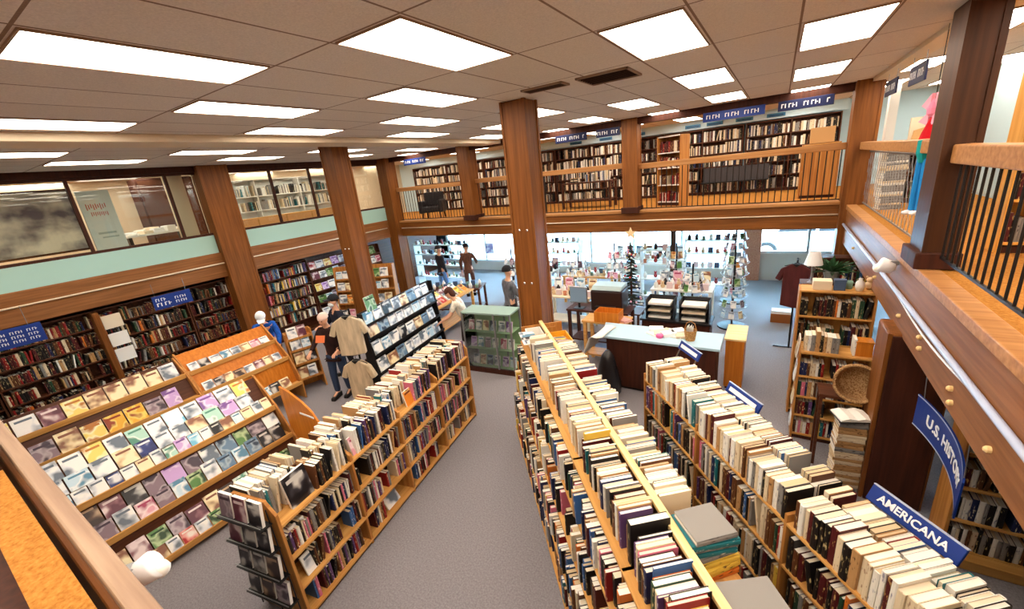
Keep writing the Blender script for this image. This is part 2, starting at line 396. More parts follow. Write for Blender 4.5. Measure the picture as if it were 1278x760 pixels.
M_BRICK = mat('terracotta brick', (176, 112, 86), .8, noise=((30, 30, 30), (196, 136, 108), .35, .65))
struct(MB().box(-.7, -.25, 13.5, 13.75, 0, ZM).build('wall_far_pier', M_BRICK))
# street
struct(MB().box(-40, 30, 13.75, 15.4, -.06, -.01).build('pavement', mat('pale paving', (206, 204, 200), .9)))
struct(MB().box(-60, 50, 15.4, 40, -.16, -.1).build('road', mat('asphalt', (150, 152, 158), .9)))
struct(MB().box(-40, 30, 26, 26.4, -.1, 7).build('building_opposite', mat('pale render', (222, 224, 226), .8)))
def car(label, x, y, col):
    t = thing('car', label, 'car', (x, y, -.1)); m = mat('car paint ' + str(col), col, .25, coat=.6)
    prof = [(-2.1, .3), (-2.15, .7), (-1.95, .95), (-1.25, 1.0), (-.7, 1.42), (.7, 1.45), (1.45, 1.02), (2.1, .9), (2.2, .6), (2.15, .3)]
    MB().prism(prof, -.85, .85, 'y').build('body', m, t, bevel=.06)
    MB().prism([(-1.1, 1.02), (-.64, 1.36), (-.02, 1.38), (-.02, 1.02)], -.86, .86, 'y').prism([(.06, 1.02), (.06, 1.38), (.66, 1.38), (1.22, 1.02)], -.86, .86, 'y').build('side_window', M_BLKP, t)
    for wx in (-1.35, 1.4):
        for s in (-1, 1):
            T = Matrix.Translation((wx, s * .78, .34)) @ Matrix.Rotation(PI / 2, 4, 'X')
            wl = MB().lathe([(.22, -.1), (.32, -.1), (.35, -.06), (.35, .06), (.32, .1), (.22, .1)], 24, M=T).build('wheel', M_BLACK, t, smooth=True)
            MB().lathe([(.05, -.12), (.215, -.105), (.215, .105), (.05, .12)], 20, M=T).build('hubcap', M_CHROME, wl)
car('white car parked at the kerb outside the shop window', 1.2, 17.3, (232, 234, 236))

# ------------------------------------------------------------------ ceiling lights
IN = .033
M_LFR = mat('lamp frame', (150, 124, 104), .6)
vis = []
for i in range(-9, 7):
    x0 = -3.559 + i * 2 * PX
    ys = [.715 + (k * 2 + (i % 2)) * PY for k in range(-2, 7)]
    ys = [y for y in ys if -3 < y < 12.3]
    vis.append((i, x0, ys))
COLN = {}
for i, x0, ys in vis:
    for n, y0 in enumerate(ys):
        if i == 1 and 4.2 < y0 < 4.6: continue      # the air vents take this bay
        if x0 < -6.1 and x0 + .55 > -6.8: continue
        if i == -6: continue
        lab = (f"fluorescent ceiling panel, {nth(n + 1)} from the stair in {nth(i + 6)} row from the picture windows" if i > -6 else
               f"fluorescent ceiling panel behind the picture windows, {nth(n + 1)} along, {nth(-6 - i)} row from the glass")
        t = thing('ceiling_light', lab, 'ceiling light',
                  (x0, y0, ZC), group='fluorescent ceiling panels')
        MB().box(-.01, .553, -.01, 0, -.012, 0).box(-.01, .553, 1.155, 1.165, -.012, 0).box(-.01, 0, 0, 1.155, -.012, 0).box(.543, .553, 0, 1.155, -.012, 0).build('frame', M_LFR, t)
        MB().box(0, .543, 0, 1.155, -.008, -.004).build('diffuser', M_LAMP, t)
def vent(label, x, y, a, b):
    t = thing('air_vent', label, 'air vent', (x, y, ZC))
    MB().box(0, a, 0, .02, -.02, 0).box(0, a, b - .02, b, -.02, 0).box(0, .02, 0, b, -.02, 0).box(a - .02, a, 0, b, -.02, 0).build('frame', M_LFR, t)
    MB().box(.02, a - .02, .02, b - .02, -.006, -.002).build('opening', mat('dark duct', (28, 14, 10), .9), t)
    mb = MB()
    for k in range(7): mb.box(.02, a - .02, .04 + k * (b - .07) / 7, .05 + k * (b - .07) / 7, -.02, -.006)
    mb.build('grille', mat('vent slats', (48, 26, 18), .7), t)
vent('dark square air vent in the ceiling beside the central post', -1.86, 4.45, .55, .52)
vent('narrower brown air vent tucked against the top of the central post', -2.5, 4.42, .5, .22)

# ------------------------------------------------------------------ books
INK = {'black': ((24, 20, 20), (190, 170, 120)), 'cream': ((218, 200, 168), (150, 110, 84)), 'white': ((230, 226, 216), (140, 140, 156)),
       'red': ((138, 26, 26), (226, 200, 150)), 'maroon': ((76, 22, 26), (200, 164, 100)), 'brown': ((92, 54, 30), (210, 180, 120)),
       'tan': ((182, 140, 92), (70, 36, 24)), 'navy': ((28, 38, 78), (214, 206, 180)), 'blue': ((56, 96, 150), (236, 232, 220)),
       'teal': ((30, 108, 116), (236, 230, 210)), 'grey': ((132, 128, 124), (30, 28, 30)), 'green': ((36, 66, 48), (214, 196, 140)),
       'orange': ((206, 112, 40), (60, 24, 14)), 'yellow': ((220, 182, 70), (70, 34, 20)), 'pink': ((204, 108, 132), (244, 232, 226)),
       'purple': ((92, 62, 110), (230, 216, 226))}
CN = list(INK)
BM = []
for n in CN: BM += [mat('board ' + n, INK[n][0], .5), spine_mat(n, *INK[n])]
BM += M_PAGES
NP = 2 * len(CN)
def pal(s):
    """'black 4 cream 2 ...' -> weighted list of colour indices"""
    p = s.split(); out = []
    for a, b in zip(p[::2], p[1::2]): out += [CN.index(a)] * int(b)
    return out
P_MIX = pal('black 8 cream 5 white 4 red 2 maroon 3 brown 3 tan 3 navy 2 blue 2 teal 1 grey 3 green 1 orange 1 yellow 1 pink 1 purple 1')
P_DARK = pal('black 12 maroon 6 brown 6 cream 2 tan 2 red 3 navy 2 grey 2 white 1 green 2 orange 1')
P_PALE = pal('cream 8 white 8 tan 3 grey 4 black 3 blue 2 red 1 teal 1 brown 1 maroon 1')
P_PB = pal('black 10 maroon 4 brown 3 cream 4 white 4 grey 3 purple 2 pink 2 navy 3 red 2 blue 1 tan 2')
P_DIM = pal('black 10 white 6 cream 6 grey 4 maroon 3 navy 2 brown 3')

def book_cover(mb, M, t, h, d, mi, hard=True):
    c = .003 if hard else .0015
    b = .004 if t > .02 else .002
    # two boards and a rounded spine
    mb.box(0, c, 0, d, 0, h, mi, M); mb.box(t - c, t, 0, d, 0, h, mi, M); mi = mi + 1
    mb.prism([(0, 0), (t * .25, -b), (t * .75, -b), (t, 0), (t, c), (0, c)], 0, h, 'z', mi, M)
def book_pages(mb, M, t, h, d, mi, hard=True):
    c = .003 if hard else .0015; e = .004 if hard else .0005
    mb.box(c, t - c, c, d - e, e, h - e, mi, M)

BOOKS = []
def add_book(M, t, h, d, ci, where, order, hard=True, weight=1.0, pose='upright'):
    BOOKS.append(dict(M=M.copy(), t=t, h=h, d=d, ci=ci, pi=rnd.choice((0, 0, 1, 1, 2)), where=where, order=order, hard=hard, w=weight, pose=pose))

def row(F, x0, x1, ysp, face, z, palette, where, h=(.2, .26), d=(.15, .18), t=(.018, .042), gap=.03, lean=.04, weight=1.0, hard=.6, jit=.012):
    """books side by side along local x; face=-1: spines look to -y, +1: to +y"""
    x = x0; n0 = len(BOOKS)
    hh = rnd.uniform(*h)
    while x < x1 - t[0]:
        if rnd.random() < gap: x += rnd.uniform(.04, .14)
        if rnd.random() < .3: hh = rnd.uniform(*h)
        tt = rnd.uniform(*t); bh = min(h[1], max(h[0], hh + rnd.uniform(-.012, .012))); dd = rnd.uniform(*d)
        if x + tt > x1: break
        y = ysp + rnd.uniform(-jit, jit) * .5
        M = F @ Matrix.Translation((x, y, z))
        if face > 0: M = F @ Matrix.Translation((x + tt, y, z)) @ Matrix.Rotation(PI, 4, 'Z')
        if rnd.random() < lean:
            a = R(rnd.uniform(5, 14)); M = M @ Matrix.Rotation(a, 4, 'Y') if face < 0 else M @ Matrix.Rotation(-a, 4, 'Y') @ Matrix.Translation((0, 0, 0))
            x += bh * math.sin(a)
            if face < 0: pass
        add_book(M, tt, bh, dd, rnd.choice(palette), where, x, rnd.random() < hard, weight)
        x += tt + .0012
    return n0
def stack(F, x, y, z, rot, n, palette, where, h=(.2, .26), d=(.15, .2), t=(.018, .04), weight=1.0):
    """flat pile; returns height of its top"""
    for k in range(n):
        tt = rnd.uniform(*t); bh = rnd.uniform(*h); dd = rnd.uniform(*d)
        M = F @ Matrix.Translation((x, y, z)) @ Matrix.Rotation(rot + R(rnd.uniform(-5, 5)), 4, 'Z') @ Matrix.Translation((-bh / 2, -dd / 2, tt)) @ Matrix.Rotation(PI / 2, 4, 'Y')
        add_book(M, tt, bh, dd, rnd.choice(palette), where, k, rnd.random() < .6, weight, 'flat')
        z += tt + .0008
    return z

# ------------------------------------------------------------------ face-out booklets
ARTS = {'white': ((244, 242, 238), (214, 218, 224), (104, 116, 130)), 'cream': ((240, 226, 186), (222, 196, 150), (140, 92, 70)),
        'pale blue': ((196, 220, 232), (236, 240, 240), (90, 140, 170)), 'mint green': ((170, 212, 196), (226, 238, 228), (80, 140, 120)),
        'lavender': ((196, 160, 214), (232, 216, 238), (120, 80, 150)), 'yellow': ((238, 214, 110), (246, 238, 190), (190, 120, 50)),
        'black': ((24, 22, 26), (60, 56, 62), (200, 196, 190)), 'navy': ((26, 36, 92), (40, 56, 120), (226, 226, 230)),
        'sky blue': ((110, 184, 216), (190, 224, 236), (240, 240, 240)), 'pink': ((226, 164, 180), (244, 224, 226), (170, 70, 100)),
        'plum': ((96, 44, 62), (140, 90, 100), (226, 206, 206)), 'mauve grey': ((134, 112, 124), (180, 164, 170), (70, 56, 70)),
        'slate blue': ((100, 130, 158), (160, 180, 194), (50, 66, 86)), 'orange': ((226, 136, 46), (240, 200, 130), (120, 50, 20)),
        'red': ((176, 38, 42), (226, 150, 140), (240, 230, 220)), 'leaf green': ((86, 132, 70), (180, 200, 150), (40, 70, 40)),
        'dark brown': ((50, 32, 26), (90, 64, 52), (190, 160, 130)), 'golden': ((226, 170, 40), (240, 210, 100), (150, 60, 20))}
for k, v in ARTS.items(): art_mat(k, *v)
SEEN = {}
def booklet(M, w, h, t, art, where, name='booklet', cat='booklet', group=None):
    """thin printed item, local x across, z up, front at y=0 looking to -y"""
    key = (art, where); SEEN[key] = SEEN.get(key, 0) + 1
    mb = MB().box(-w / 2, w / 2, .001, t, 0, h, 0).box(-w / 2, w / 2, -.0005, .001, 0, h, 1)
    mb.box(-w * .36, w * .36, -.0012, -.0004, h * .74, h * .86, 2)
    ink = ARTS[art][2]
    o = mb.build(name, [M_PAPER, MATS['art ' + art], mat('ink ' + art, ink, .5)])
    o.matrix_world = M
    o['_art'] = art; o['_where'] = where; o['_n'] = SEEN[key]; o['_cat'] = cat; o['_grp'] = group or where
    BOOKLETS.append(o)
    return o
BOOKLETS = []

# ------------------------------------------------------------------ bookcase building blocks
def shelf_boards(t, L, y0, y1, zs, m, th=.022, name='shelf'):
    for z in zs: MB().box(.02, L - .02, y0, y1, z - th, z).build(name, m, t, bevel=.003)
def uprights(t, L, y0, y1, h, m, xs, th=.022):
    for i, x in enumerate(xs):
        MB().box(x - th / 2, x + th / 2, y0, y1, 0, h).build('side_panel' if i in (0, len(xs) - 1) else 'divider', m, t, bevel=.003)

# ---- A. tall stepped bookcase down the middle
UA = math.atan2(.767, -.641)
FC = frame((.285, 1.185, 0), UA)
t = thing('bookcase', 'long tall oak bookcase with a bare strip along its top, nearest the wide aisle', 'bookcase', (.285, 1.185, 0), UA)
LC = 4.6; ZT = 1.45
DIVC = [.02, 1.0, 2.0, 2.98, 3.96, LC - .02]
MB().prism([(-.30, .06), (.5, .06), (.5, .42), (.44, .42), (.44, .78), (.39, .78), (.39, 1.13), (.34, 1.13), (.28, ZT), (.28, ZT + .2), (-.3, ZT + .2)], LC, LC + .025, 'x').build('end_panel', W_SHZ, t, bevel=.003)
for x in DIVC:
    MB().prism([(-.28, .06), (.42, .06), (.42, .42), (.40, .42), (.40, .78), (.36, .78), (.36, 1.13), (.31, 1.13), (.31, ZT), (.22, ZT), (.2, ZT + .15), (-.2, ZT + .15), (-.28, ZT)], x - .011, x + .011, 'x').build('divider', W_SHZ, t)
for z, y in ((.1, .52), (.43, .5), (.79, .445), (1.14, .39), (ZT, .315)):
    MB().box(.02, LC, .02, y, z - .022, z).build('shelf', W_SHX, t, bevel=.003)
for z in (.1, .55, 1.0, ZT): MB().box(.02, LC, -.3, -.02, z - .022, z).build('shelf', W_SHX, t, bevel=.003)
MB().box(.02, LC, -.01, .01, .05, ZT + .22).build('back_panel', W_WALN, t)  # dark walnut paints the shade inside the oak shelves
MB().box(-.1, LC + .03, -.024, .024, ZT + .22, ZT + .25).build('top_strip', W_LT, t, bevel=.004)
MB().box(.02, LC, -.26, .46, 0, .06).build('plinth', W_DRK, t)
for a, b in zip(DIVC[:-1], DIVC[1:]):
    a += .014; b -= .014
    last = b > 4.5
    if last: a0, b0 = a, a + .16
    else: a0, b0 = a, b
    row(FC, a0, b0, .245, 1, ZT, P_PALE if a > 2 else P_MIX, 'top aisle-side row of the strip-topped bookcase', h=(.21, .275), d=(.2, .23), t=(.016, .04), gap=.02, lean=.02, weight=2.2, jit=.05)
    row(FC, a0, b0 if not last else a + .02, -.255, -1, ZT, P_PALE, 'top inner row of the strip-topped bookcase', h=(.18, .25), d=(.2, .23), t=(.016, .04), gap=.03, lean=.02, weight=1.8, jit=.05) if a > 1.3 else None
    row(FC, a, b, .375, 1, 1.14, P_MIX, 'second aisle-side row of the strip-topped bookcase', h=(.22, .29), d=(.16, .22), gap=.04, weight=1.0, jit=.05)
    row(FC, a, b, .43, 1, .79, P_MIX, 'third aisle-side row of the strip-topped bookcase', h=(.2, .29), d=(.15, .2), gap=.06, weight=.9, jit=.04)
    row(FC, a, b, .485, 1, .43, P_MIX, 'fourth aisle-side row of the strip-topped bookcase', h=(.2, .29), d=(.15, .2), gap=.06, weight=.8, jit=.04)
    row(FC, a, b, .5, 1, .1, P_MIX, 'lowest aisle-side row of the strip-topped bookcase', h=(.2, .27), d=(.15, .2), gap=.06, weight=.6, jit=.04)
# big flat piles on the inner side at the near end
row(FC, 1.22, 1.98, -.255, -1, ZT, P_PALE, 'top inner row of the strip-topped bookcase', h=(.18, .25), d=(.2, .23), t=(.016, .04), gap=.01, lean=.02, weight=1.8, jit=.05)
zt = stack(FC, .94, -.16, ZT, R(-84), 3, pal('yellow 3 orange 1'), 'flat pile on the strip-topped bookcase', h=(.26, .29), d=(.2, .24), t=(.03, .045), weight=2.5)
stack(FC, .95, -.16, zt, R(-88), 5, pal('teal 3 grey 5'), 'upper flat pile on the strip-topped bookcase', h=(.24, .28), d=(.2, .24), t=(.025, .04), weight=2.5)
stack(FC, .56, -.17, ZT, R(-96), 6, pal('grey 5 tan 2 black 1'), 'nearer flat pile on the strip-topped bookcase', h=(.24, .3), d=(.2, .24), t=(.025, .045), weight=2.5)
add_book(FC @ Matrix.Translation((1.06, .25, ZT)) @ Matrix.Rotation(PI, 4, 'Z'), .05, .30, .24, CN.index('black'), 'top aisle-side row of the strip-topped bookcase', 1.0, True, 9)
row(FC, .02, .4, -.255, -1, ZT, P_PALE, 'near-end inner row of the strip-topped bookcase', h=(.2, .26), d=(.2, .23), weight=1.2)
# wooden trays at the far end of its top
def tray(label, F, x, y, z, L, W, H, m, rot=0):
    o = thing('tray', label, 'tray'); o.matrix_world = F @ Matrix.Translation((x, y, z)) @ Matrix.Rotation(rot, 4, 'Z')
    MB().box(-L / 2, L / 2, -W / 2, W / 2, 0, .01).build('base', m, o)
    mb = MB()
    for s in (-1, 1):
        mb.box(-L / 2, L / 2, s * W / 2 - .006, s * W / 2 + .006, 0, H); mb.box(s * L / 2 - .006, s * L / 2 + .006, -W / 2, W / 2, 0, H)
    mb.build('rim', m, o); return o
tray('golden tray of leaflets on the far end of the strip-topped bookcase', FC, 4.22, -.18, ZT + .012, .5, .26, .1, mat('golden card', (232, 166, 40), .5))
tray('pale tray of papers at the far end of the strip-topped bookcase', FC, 4.36, .13, ZT + .012, .42, .2, .17, M_PAPER)
for k in range(4): booklet(FC @ Matrix.Translation((4.36 - k * .1, .15, ZT + .19 + k * .001)) @ Matrix.Rotation(R(-88), 4, 'X'), .14, .2, .012, ('white', 'pale blue', 'black', 'white')[k], 'end tray of the strip-topped bookcase')
for k in range(5): booklet(FC @ Matrix.Translation((4.4 - k * .08, -.28, ZT + .04 + k * .012)) @ Matrix.Rotation(R(-86), 4, 'X'), .15, .2, .012, ('golden', 'white', 'golden', 'mauve grey', 'orange')[k], 'golden tray on the strip-topped bookcase')

# ---- B. second long bookcase with the AMERICANA sign
FA = frame((1.45, .97, 0), UA)
t = thing('bookcase', 'long five-shelf oak bookcase carrying the AMERICANA sign, beside the dark pillar', 'bookcase', (1.45, .97, 0), UA)
LA = 3.9; ZA = 1.5
DIVA = [.02, .98, 1.95, 2.92, LA - .02]
uprights(t, LA, -.39, 0, ZA + .06, W_SHZ, DIVA)
shelf_boards(t, LA, -.385, 0, (.12, .48, .83, 1.17, ZA), W_SHX)
MB().box(.02, LA - .02, -.2, -.19, .05, ZA + .12).build('back_panel', W_WALN, t)  # deep brown here is recess shade put into the colour
MB().box(.02, LA - .02, -.38, -.02, 0, .1).build('plinth', W_DRK, t)
for i, (a, b) in enumerate(zip(DIVA[:-1], DIVA[1:])):
    a += .014; b -= .014
    row(FA, a, b, -.012, 1, ZA, pal('cream 5 tan 3 brown 2 white 4 black 5 grey 3 maroon 3 red 1 teal 1'), 'top front row of the AMERICANA bookcase', h=(.2, .26), d=(.16, .18), t=(.018, .045), gap=.01, lean=.02, weight=2.2, jit=.02)
    row(FA, a, b, -.375, -1, ZA, P_PALE, 'top back row of the AMERICANA bookcase', h=(.19, .24), d=(.15, .175), t=(.016, .04), gap=.02, lean=.02, weight=1.6, jit=.02)
    for z, nm in ((1.17, 'second'), (.83, 'third'), (.48, 'fourth'), (.12, 'lowest')):
        row(FA, a, b, -.015, 1, z, P_DARK if i < 2 else P_MIX, nm + ' row of the AMERICANA bookcase', h=(.19, .27), d=(.14, .17), t=(.018, .042), gap=.02, weight=1.1 if z > 1 else .8, lean=.05)

def sign_board(label, F, x, y, z, L, H, txt, tilt=0, post=True):
    o = thing('shelf_sign', label, 'sign'); o.matrix_world = F @ Matrix.Translation((x, y, z)) @ Matrix.Rotation(PI, 4, 'Z') @ Matrix.Rotation(tilt, 4, 'X')
    MB().box(-L / 2, L / 2, 0, .018, 0, H).build('board', M_BLUE, o, bevel=.004)
    for q in (-1, 1): MB().box(q * (L / 2 - .03) - .008, q * (L / 2 - .03) + .008, .005, .015, -.14, 0).build('bracket', M_CHROME, o)
    MB().box(-L / 2, L / 2, .0, .02, H, H + .006).build('edge_trim', M_STRIP, o)
    if txt: put_text(txt, H * .62, M_SIGNW, o, Matrix.Translation((0, -.002, H * .5)) @ Matrix.Rotation(PI / 2, 4, 'X'))
    return o
sign_board('blue AMERICANA sign standing on the bookcase beside the dark pillar', FA, 1.62, -.41, 1.68, .46, .1, 'AMERICANA', R(-25))
def plain_sign(label, F, x, y, z, L, H, tilt):
    o = sign_board(label, F, x, y, z, L, H, '', tilt)
    MB().box(-L * .4, L * .4, -.003, 0, H * .3, H * .7).build('white_band', M_SIGNW, o)
    return o
plain_sign('slim blue shelf sign halfway along the AMERICANA bookcase, by the open floor', FA, 2.95, -.41, 1.68, .4, .09, R(-25))
plain_sign('slim blue shelf sign at the till end of the AMERICANA bookcase', FA, 3.8, -.43, 1.74, .36, .09, R(-25))

# ---- C. low paperback bookcase
DL = math.atan2(.986, -.167)
FL = frame((-3.34, 1.25, 0), DL)
t = thing('bookcase', 'low double-sided oak bookcase of paperbacks facing the wide aisle', 'bookcase', (-3.34, 1.25, 0), DL)
LL = 3.28; DIVL = [-.1, .75, 1.55, 2.4, LL]
for i, x in enumerate(DIVL):
    pr = [(0, 0), (.6, 0), (.6, 1.2), (.5, 1.33), (.1, 1.33), (0, 1.2)] if i in (0, 4) else [(.005, 0), (.59, 0), (.59, 1.15), (.4, 1.3), (.2, 1.3), (.005, 1.15)]
    MB().prism(pr, x - .014, x + .014, 'x').build('end_panel' if i in (0, 4) else 'divider', W_SHZ, t, bevel=.003)
for z in (.06, .37, .715, 1.08):
    MB().box(-.09, LL, .0, .29, z - .024, z).build('shelf', W_SHX, t, bevel=.003); MB().box(-.09, LL, .31, .6, z - .024, z).build('shelf', W_SHX, t)
MB().box(-.09, LL, .29, .31, .05, 1.29).build('back_panel', W_WALN, t)  # walnut tone darkens the recesses behind the paperbacks, shade as colour
MB().box(-.08, LL, .02, .58, 0, .04).build('plinth', W_DRK, t)
PBK = dict(h=(.19, .26), d=(.12, .16), t=(.014, .032), hard=.2)
for i, (a, b) in enumerate(zip(DIVL[:-1], DIVL[1:])):
    a += .016; b -= .016
    xs = {0: a + .42, 1: a + .1, 2: a + .35, 3: a + .05}[i]
    row(FL, xs, b - (.1 if i == 2 else 0), .04, -1, 1.08, P_PB, 'top row of the low aisle bookcase', gap=.05, lean=.1, weight=2, **dict(PBK, h=(.22, .3)))
    row(FL, a, b, .17, -1, 1.08, P_PALE, 'inner top row of the low aisle bookcase', gap=.05, lean=.04, weight=1, h=(.24, .33), d=(.08, .11), t=(.014, .035))
    row(FL, a, b, .05, -1, .715, P_PB, 'second row of the low aisle bookcase', gap=.06, lean=.06, weight=1.8, **PBK)
    row(FL, a + (.2 if i == 0 else 0), b, .05, -1, .37, P_PB, 'third row of the low aisle bookcase', gap=.08, lean=.08, weight=1.6, **PBK)
    if i != 1: row(FL, a + .12, b - .15 * (i == 2), .05, -1, .06, P_PB, 'lowest row of the low aisle bookcase', gap=.1, lean=.1, weight=1.2, **PBK)
    else: row(FL, a, a + .3, .05, -1, .06, P_PB, 'lowest row of the low aisle bookcase', gap=.1, lean=.1, weight=1.2, **PBK)
    row(FL, a, b, .56, 1, 1.08, P_PALE, 'back top row of the low aisle bookcase', gap=.05, lean=.05, weight=1.0, h=(.2, .3), d=(.2, .24), t=(.014, .04))
def face_out(F, x, y, z, w_, h_, art, where, lean=12, face=-1, t_=.02):
    M = F @ Matrix.Translation((x, y, z))
    if face > 0: M = M @ Matrix.Rotation(PI, 4, 'Z')
    return booklet(M @ Matrix.Rotation(R(-lean), 4, 'X'), w_, h_, t_, art, where)
# face-out titles on the low bookcase
face_out(FL, .2, .06, 1.08, .24, .3, 'black', 'top of the low aisle bookcase', 10, t_=.03)
face_out(FL, .45, .08, 1.08, .16, .22, 'white', 'top of the low aisle bookcase', 14)
face_out(FL, 1.85, .05, 1.08, .15, .2, 'orange', 'top of the low aisle bookcase', 12)
face_out(FL, 2.02, .04, 1.08, .16, .22, 'white', 'top of the low aisle bookcase', 12)
face_out(FL, 2.2, .05, 1.08, .14, .22, 'orange', 'top of the low aisle bookcase', 12)
face_out(FL, 1.2, .06, 1.08, .2, .24, 'navy', 'top of the low aisle bookcase', 12)
face_out(FL, .9, .05, 1.08, .15, .2, 'pink', 'top of the low aisle bookcase', 12)
face_out(FL, .08, .05, .715, .16, .22, 'white', 'second shelf of the low aisle bookcase', 10)
face_out(FL, .1, .05, .37, .16, .2, 'white', 'third shelf of the low aisle bookcase', 14)
face_out(FL, 1.25, .08, .06, .22, .2, 'white', 'lowest shelf of the low aisle bookcase', 30)
face_out(FL, .62, .08, .06, .18, .18, 'red', 'lowest shelf of the low aisle bookcase', 35)
# wire end display of dark books
t = thing('end_rack', 'wire end rack of face-out dark books on the low bookcase', 'book rack'); t.matrix_world = FL @ Matrix.Translation((-.14, .3, 0))
mb = MB()
for y in (-.27, 0, .27): mb.tube([(-.01, y, .05), (-.01, y, 1.3)], .006, 6)
mb.build('upright', M_BLACK, t)
for z in (.3, .6, .9, 1.16):
    MB().box(-.1, 0, -.28, .28, z - .012, z).build('ledge', M_BLACK, t); MB().tube([(-.1, -.28, z + .03), (-.1, .28, z + .03)], .005, 6).build('lip', M_GREYM, t)
FE = FL @ Matrix.Translation((-.14, .3, 0)) @ Matrix.Rotation(-PI / 2, 4, 'Z')
for k, z in enumerate((.3, .6, .9, 1.16)):
    for j in range(3):
        face_out(FE, -.18 + j * .18, -.07, z + .002, .155, .22, ('black', 'plum', 'dark brown', 'black', 'mauve grey')[(k * 3 + j * 2) % 5], f'{("lowest", "second", "third", "topmost")[k]} ledge of the wire end rack', 8, t_=.028)

# ---- D/E. tiered card and booklet racks
def tier_rack(label, x_tiers, y0, y1, fin=True, bk=None, top=.42):
    """ledges along world y, stepping up and away from the aisle (towards -x)"""
    t = thing('display_rack', label, 'display rack', (x_tiers[0][0], y0, 0))
    ox = x_tiers[0][0]; L = y1 - y0
    tops = x_tiers
    for k, (x, z, dep) in enumerate(tops):
        MB().box(x - ox - dep, x - ox, 0, L, z - .03, z).build('ledge', W_SHY, t, bevel=.004)
        MB().box(x - ox - .012, x - ox + .01, 0, L, z - .045, z + .03).build('lip', W_SHY, t, bevel=.004)
        x2, z2 = (tops[k + 1][0] - ox, tops[k + 1][1]) if k + 1 < len(tops) else (x - ox - dep - .1 - top * .24, z + top)
        MB().prism([(x - ox - dep, z), (x2 - .03, z2 - .03), (x2 - .045, z2 - .03), (x - ox - dep - .015, z)], 0, L, 'y').build('back_board', bk or W_WALN, t)
    xb = tops[-1][0] - ox - tops[-1][2] - .12 - top * .24
    prof = [(0, 0), (.01, tops[0][1] + .03)]
    for (x, z, dep) in tops[1:]: prof.append((x - ox + .01, z + .03))
    prof += [(xb, tops[-1][1] + top), (xb - .05, tops[-1][1] + top), (xb - .05, 0)]
    for y in (0, L):
        MB().prism(prof, y - .012, y + .012, 'y').build('side_panel', W_SHZ, t)
    if fin:
        q = [(-.42, 1.2), (-.2, 1.16), (.08, 1.06), (.26, .95), (.36, .82), (.37, .66), (.30, .45), (.16, .25), (-.05, .05), (-.3, 0), (-.42, 0)]
        f = MB().prism(q, L + .02, L + .05, 'y').build('end_fin', W_ORG, t, bevel=.006)
        MB().box(-.02, .3, L + .01, L + .018, .86, .885).build('label_holder', M_SIGNW, f)
    return t
RA = [(-5.32, .10, .30), (-5.68, .46, .26), (-5.94, .85, .16)]
tier_rack('front tiered oak rack of booklets with a curved orange end panel', RA, -.6, 2.5)
def lay_row(x, z, ys, w_, h_, lean, arts, where, t_=.016):
    y0, y1 = ys; y = y0; k = 0
    while y < y1 - w_ * .5:
        ww = w_ * rnd.uniform(.9, 1.12)
        a = arts[k % len(arts)]; k += 1
        if a and y + ww < y1 + .02:
            M = Matrix.Translation((x, y + ww / 2, z)) @ Matrix.Rotation(PI / 2, 4, 'Z') @ Matrix.Rotation(R(-lean), 4, 'X')
            booklet(M, ww * .92, h_ * rnd.uniform(.88, 1.08), t_, a, where)
        y += ww
W1 = ['cream', 'white', 'cream', 'white', 'black', 'white', 'pale blue', 'white', 'white', 'navy', 'white', 'cream', 'white', 'mint green', 'lavender', 'sky blue', 'white', 'black', 'cream', 'pale blue']
W2 = ['cream', 'white', 'navy', 'cream', 'white', 'pale blue', 'white', 'cream', 'navy', 'white', 'white', 'cream', 'mint green', 'lavender', 'white', 'sky blue', 'white', 'cream']
W3 = ['yellow', 'white', 'white', 'pale blue', 'white', 'white', 'yellow', 'white', 'mint green', 'white', 'sky blue', 'white', 'lavender', 'white']
lay_row(-5.97, .86, (-.5, 2.46), .13, .165, 36, W1, 'front row, upper ledge of finned rack')
lay_row(-6.07, .99, (-.5, 2.46), .185, .2, 44, W2, 'middle row, upper ledge of finned rack')
lay_row(-6.2, 1.12, (-.5, 2.46), .19, .22, 42, W3, 'back row, upper ledge of finned rack')
D1 = ['dark brown', 'black', 'black', 'black', 'dark brown', 'plum', 'black', 'mauve grey', 'lavender', 'mauve grey', 'white', 'slate blue', 'leaf green', 'mauve grey', 'white', 'slate blue', 'slate blue']
D2 = ['black', 'black', 'dark brown', 'black', 'black', 'mauve grey', 'white', 'pink', 'mauve grey', 'pale blue', 'leaf green', 'white', 'slate blue', 'pale blue', 'slate blue']
lay_row(-5.72, .47, (-.5, 2.46), .175, .2, 30, D2, 'front row, middle ledge of finned rack')
lay_row(-5.85, .6, (-.5, 2.46), .2, .25, 34, D1, 'back row, middle ledge of finned rack')
L1_ = ['cream', 'mint green', 'cream', 'pale blue', 'black', 'white', 'cream', 'white', 'red', 'white', 'leaf green', 'cream', 'white', 'pink']
L2_ = ['cream', 'leaf green', 'cream', 'cream', 'plum', 'leaf green', 'mauve grey', 'plum', 'cream', 'dark brown', 'mint green', 'cream']
lay_row(-5.36, .11, (-.2, 2.4), .14, .15, 36, L1_, 'front row, lowest ledge of finned rack')
lay_row(-5.5, .19, (-.2, 2.4), .18, .2, 40, L2_, 'back row, lowest ledge of finned rack')

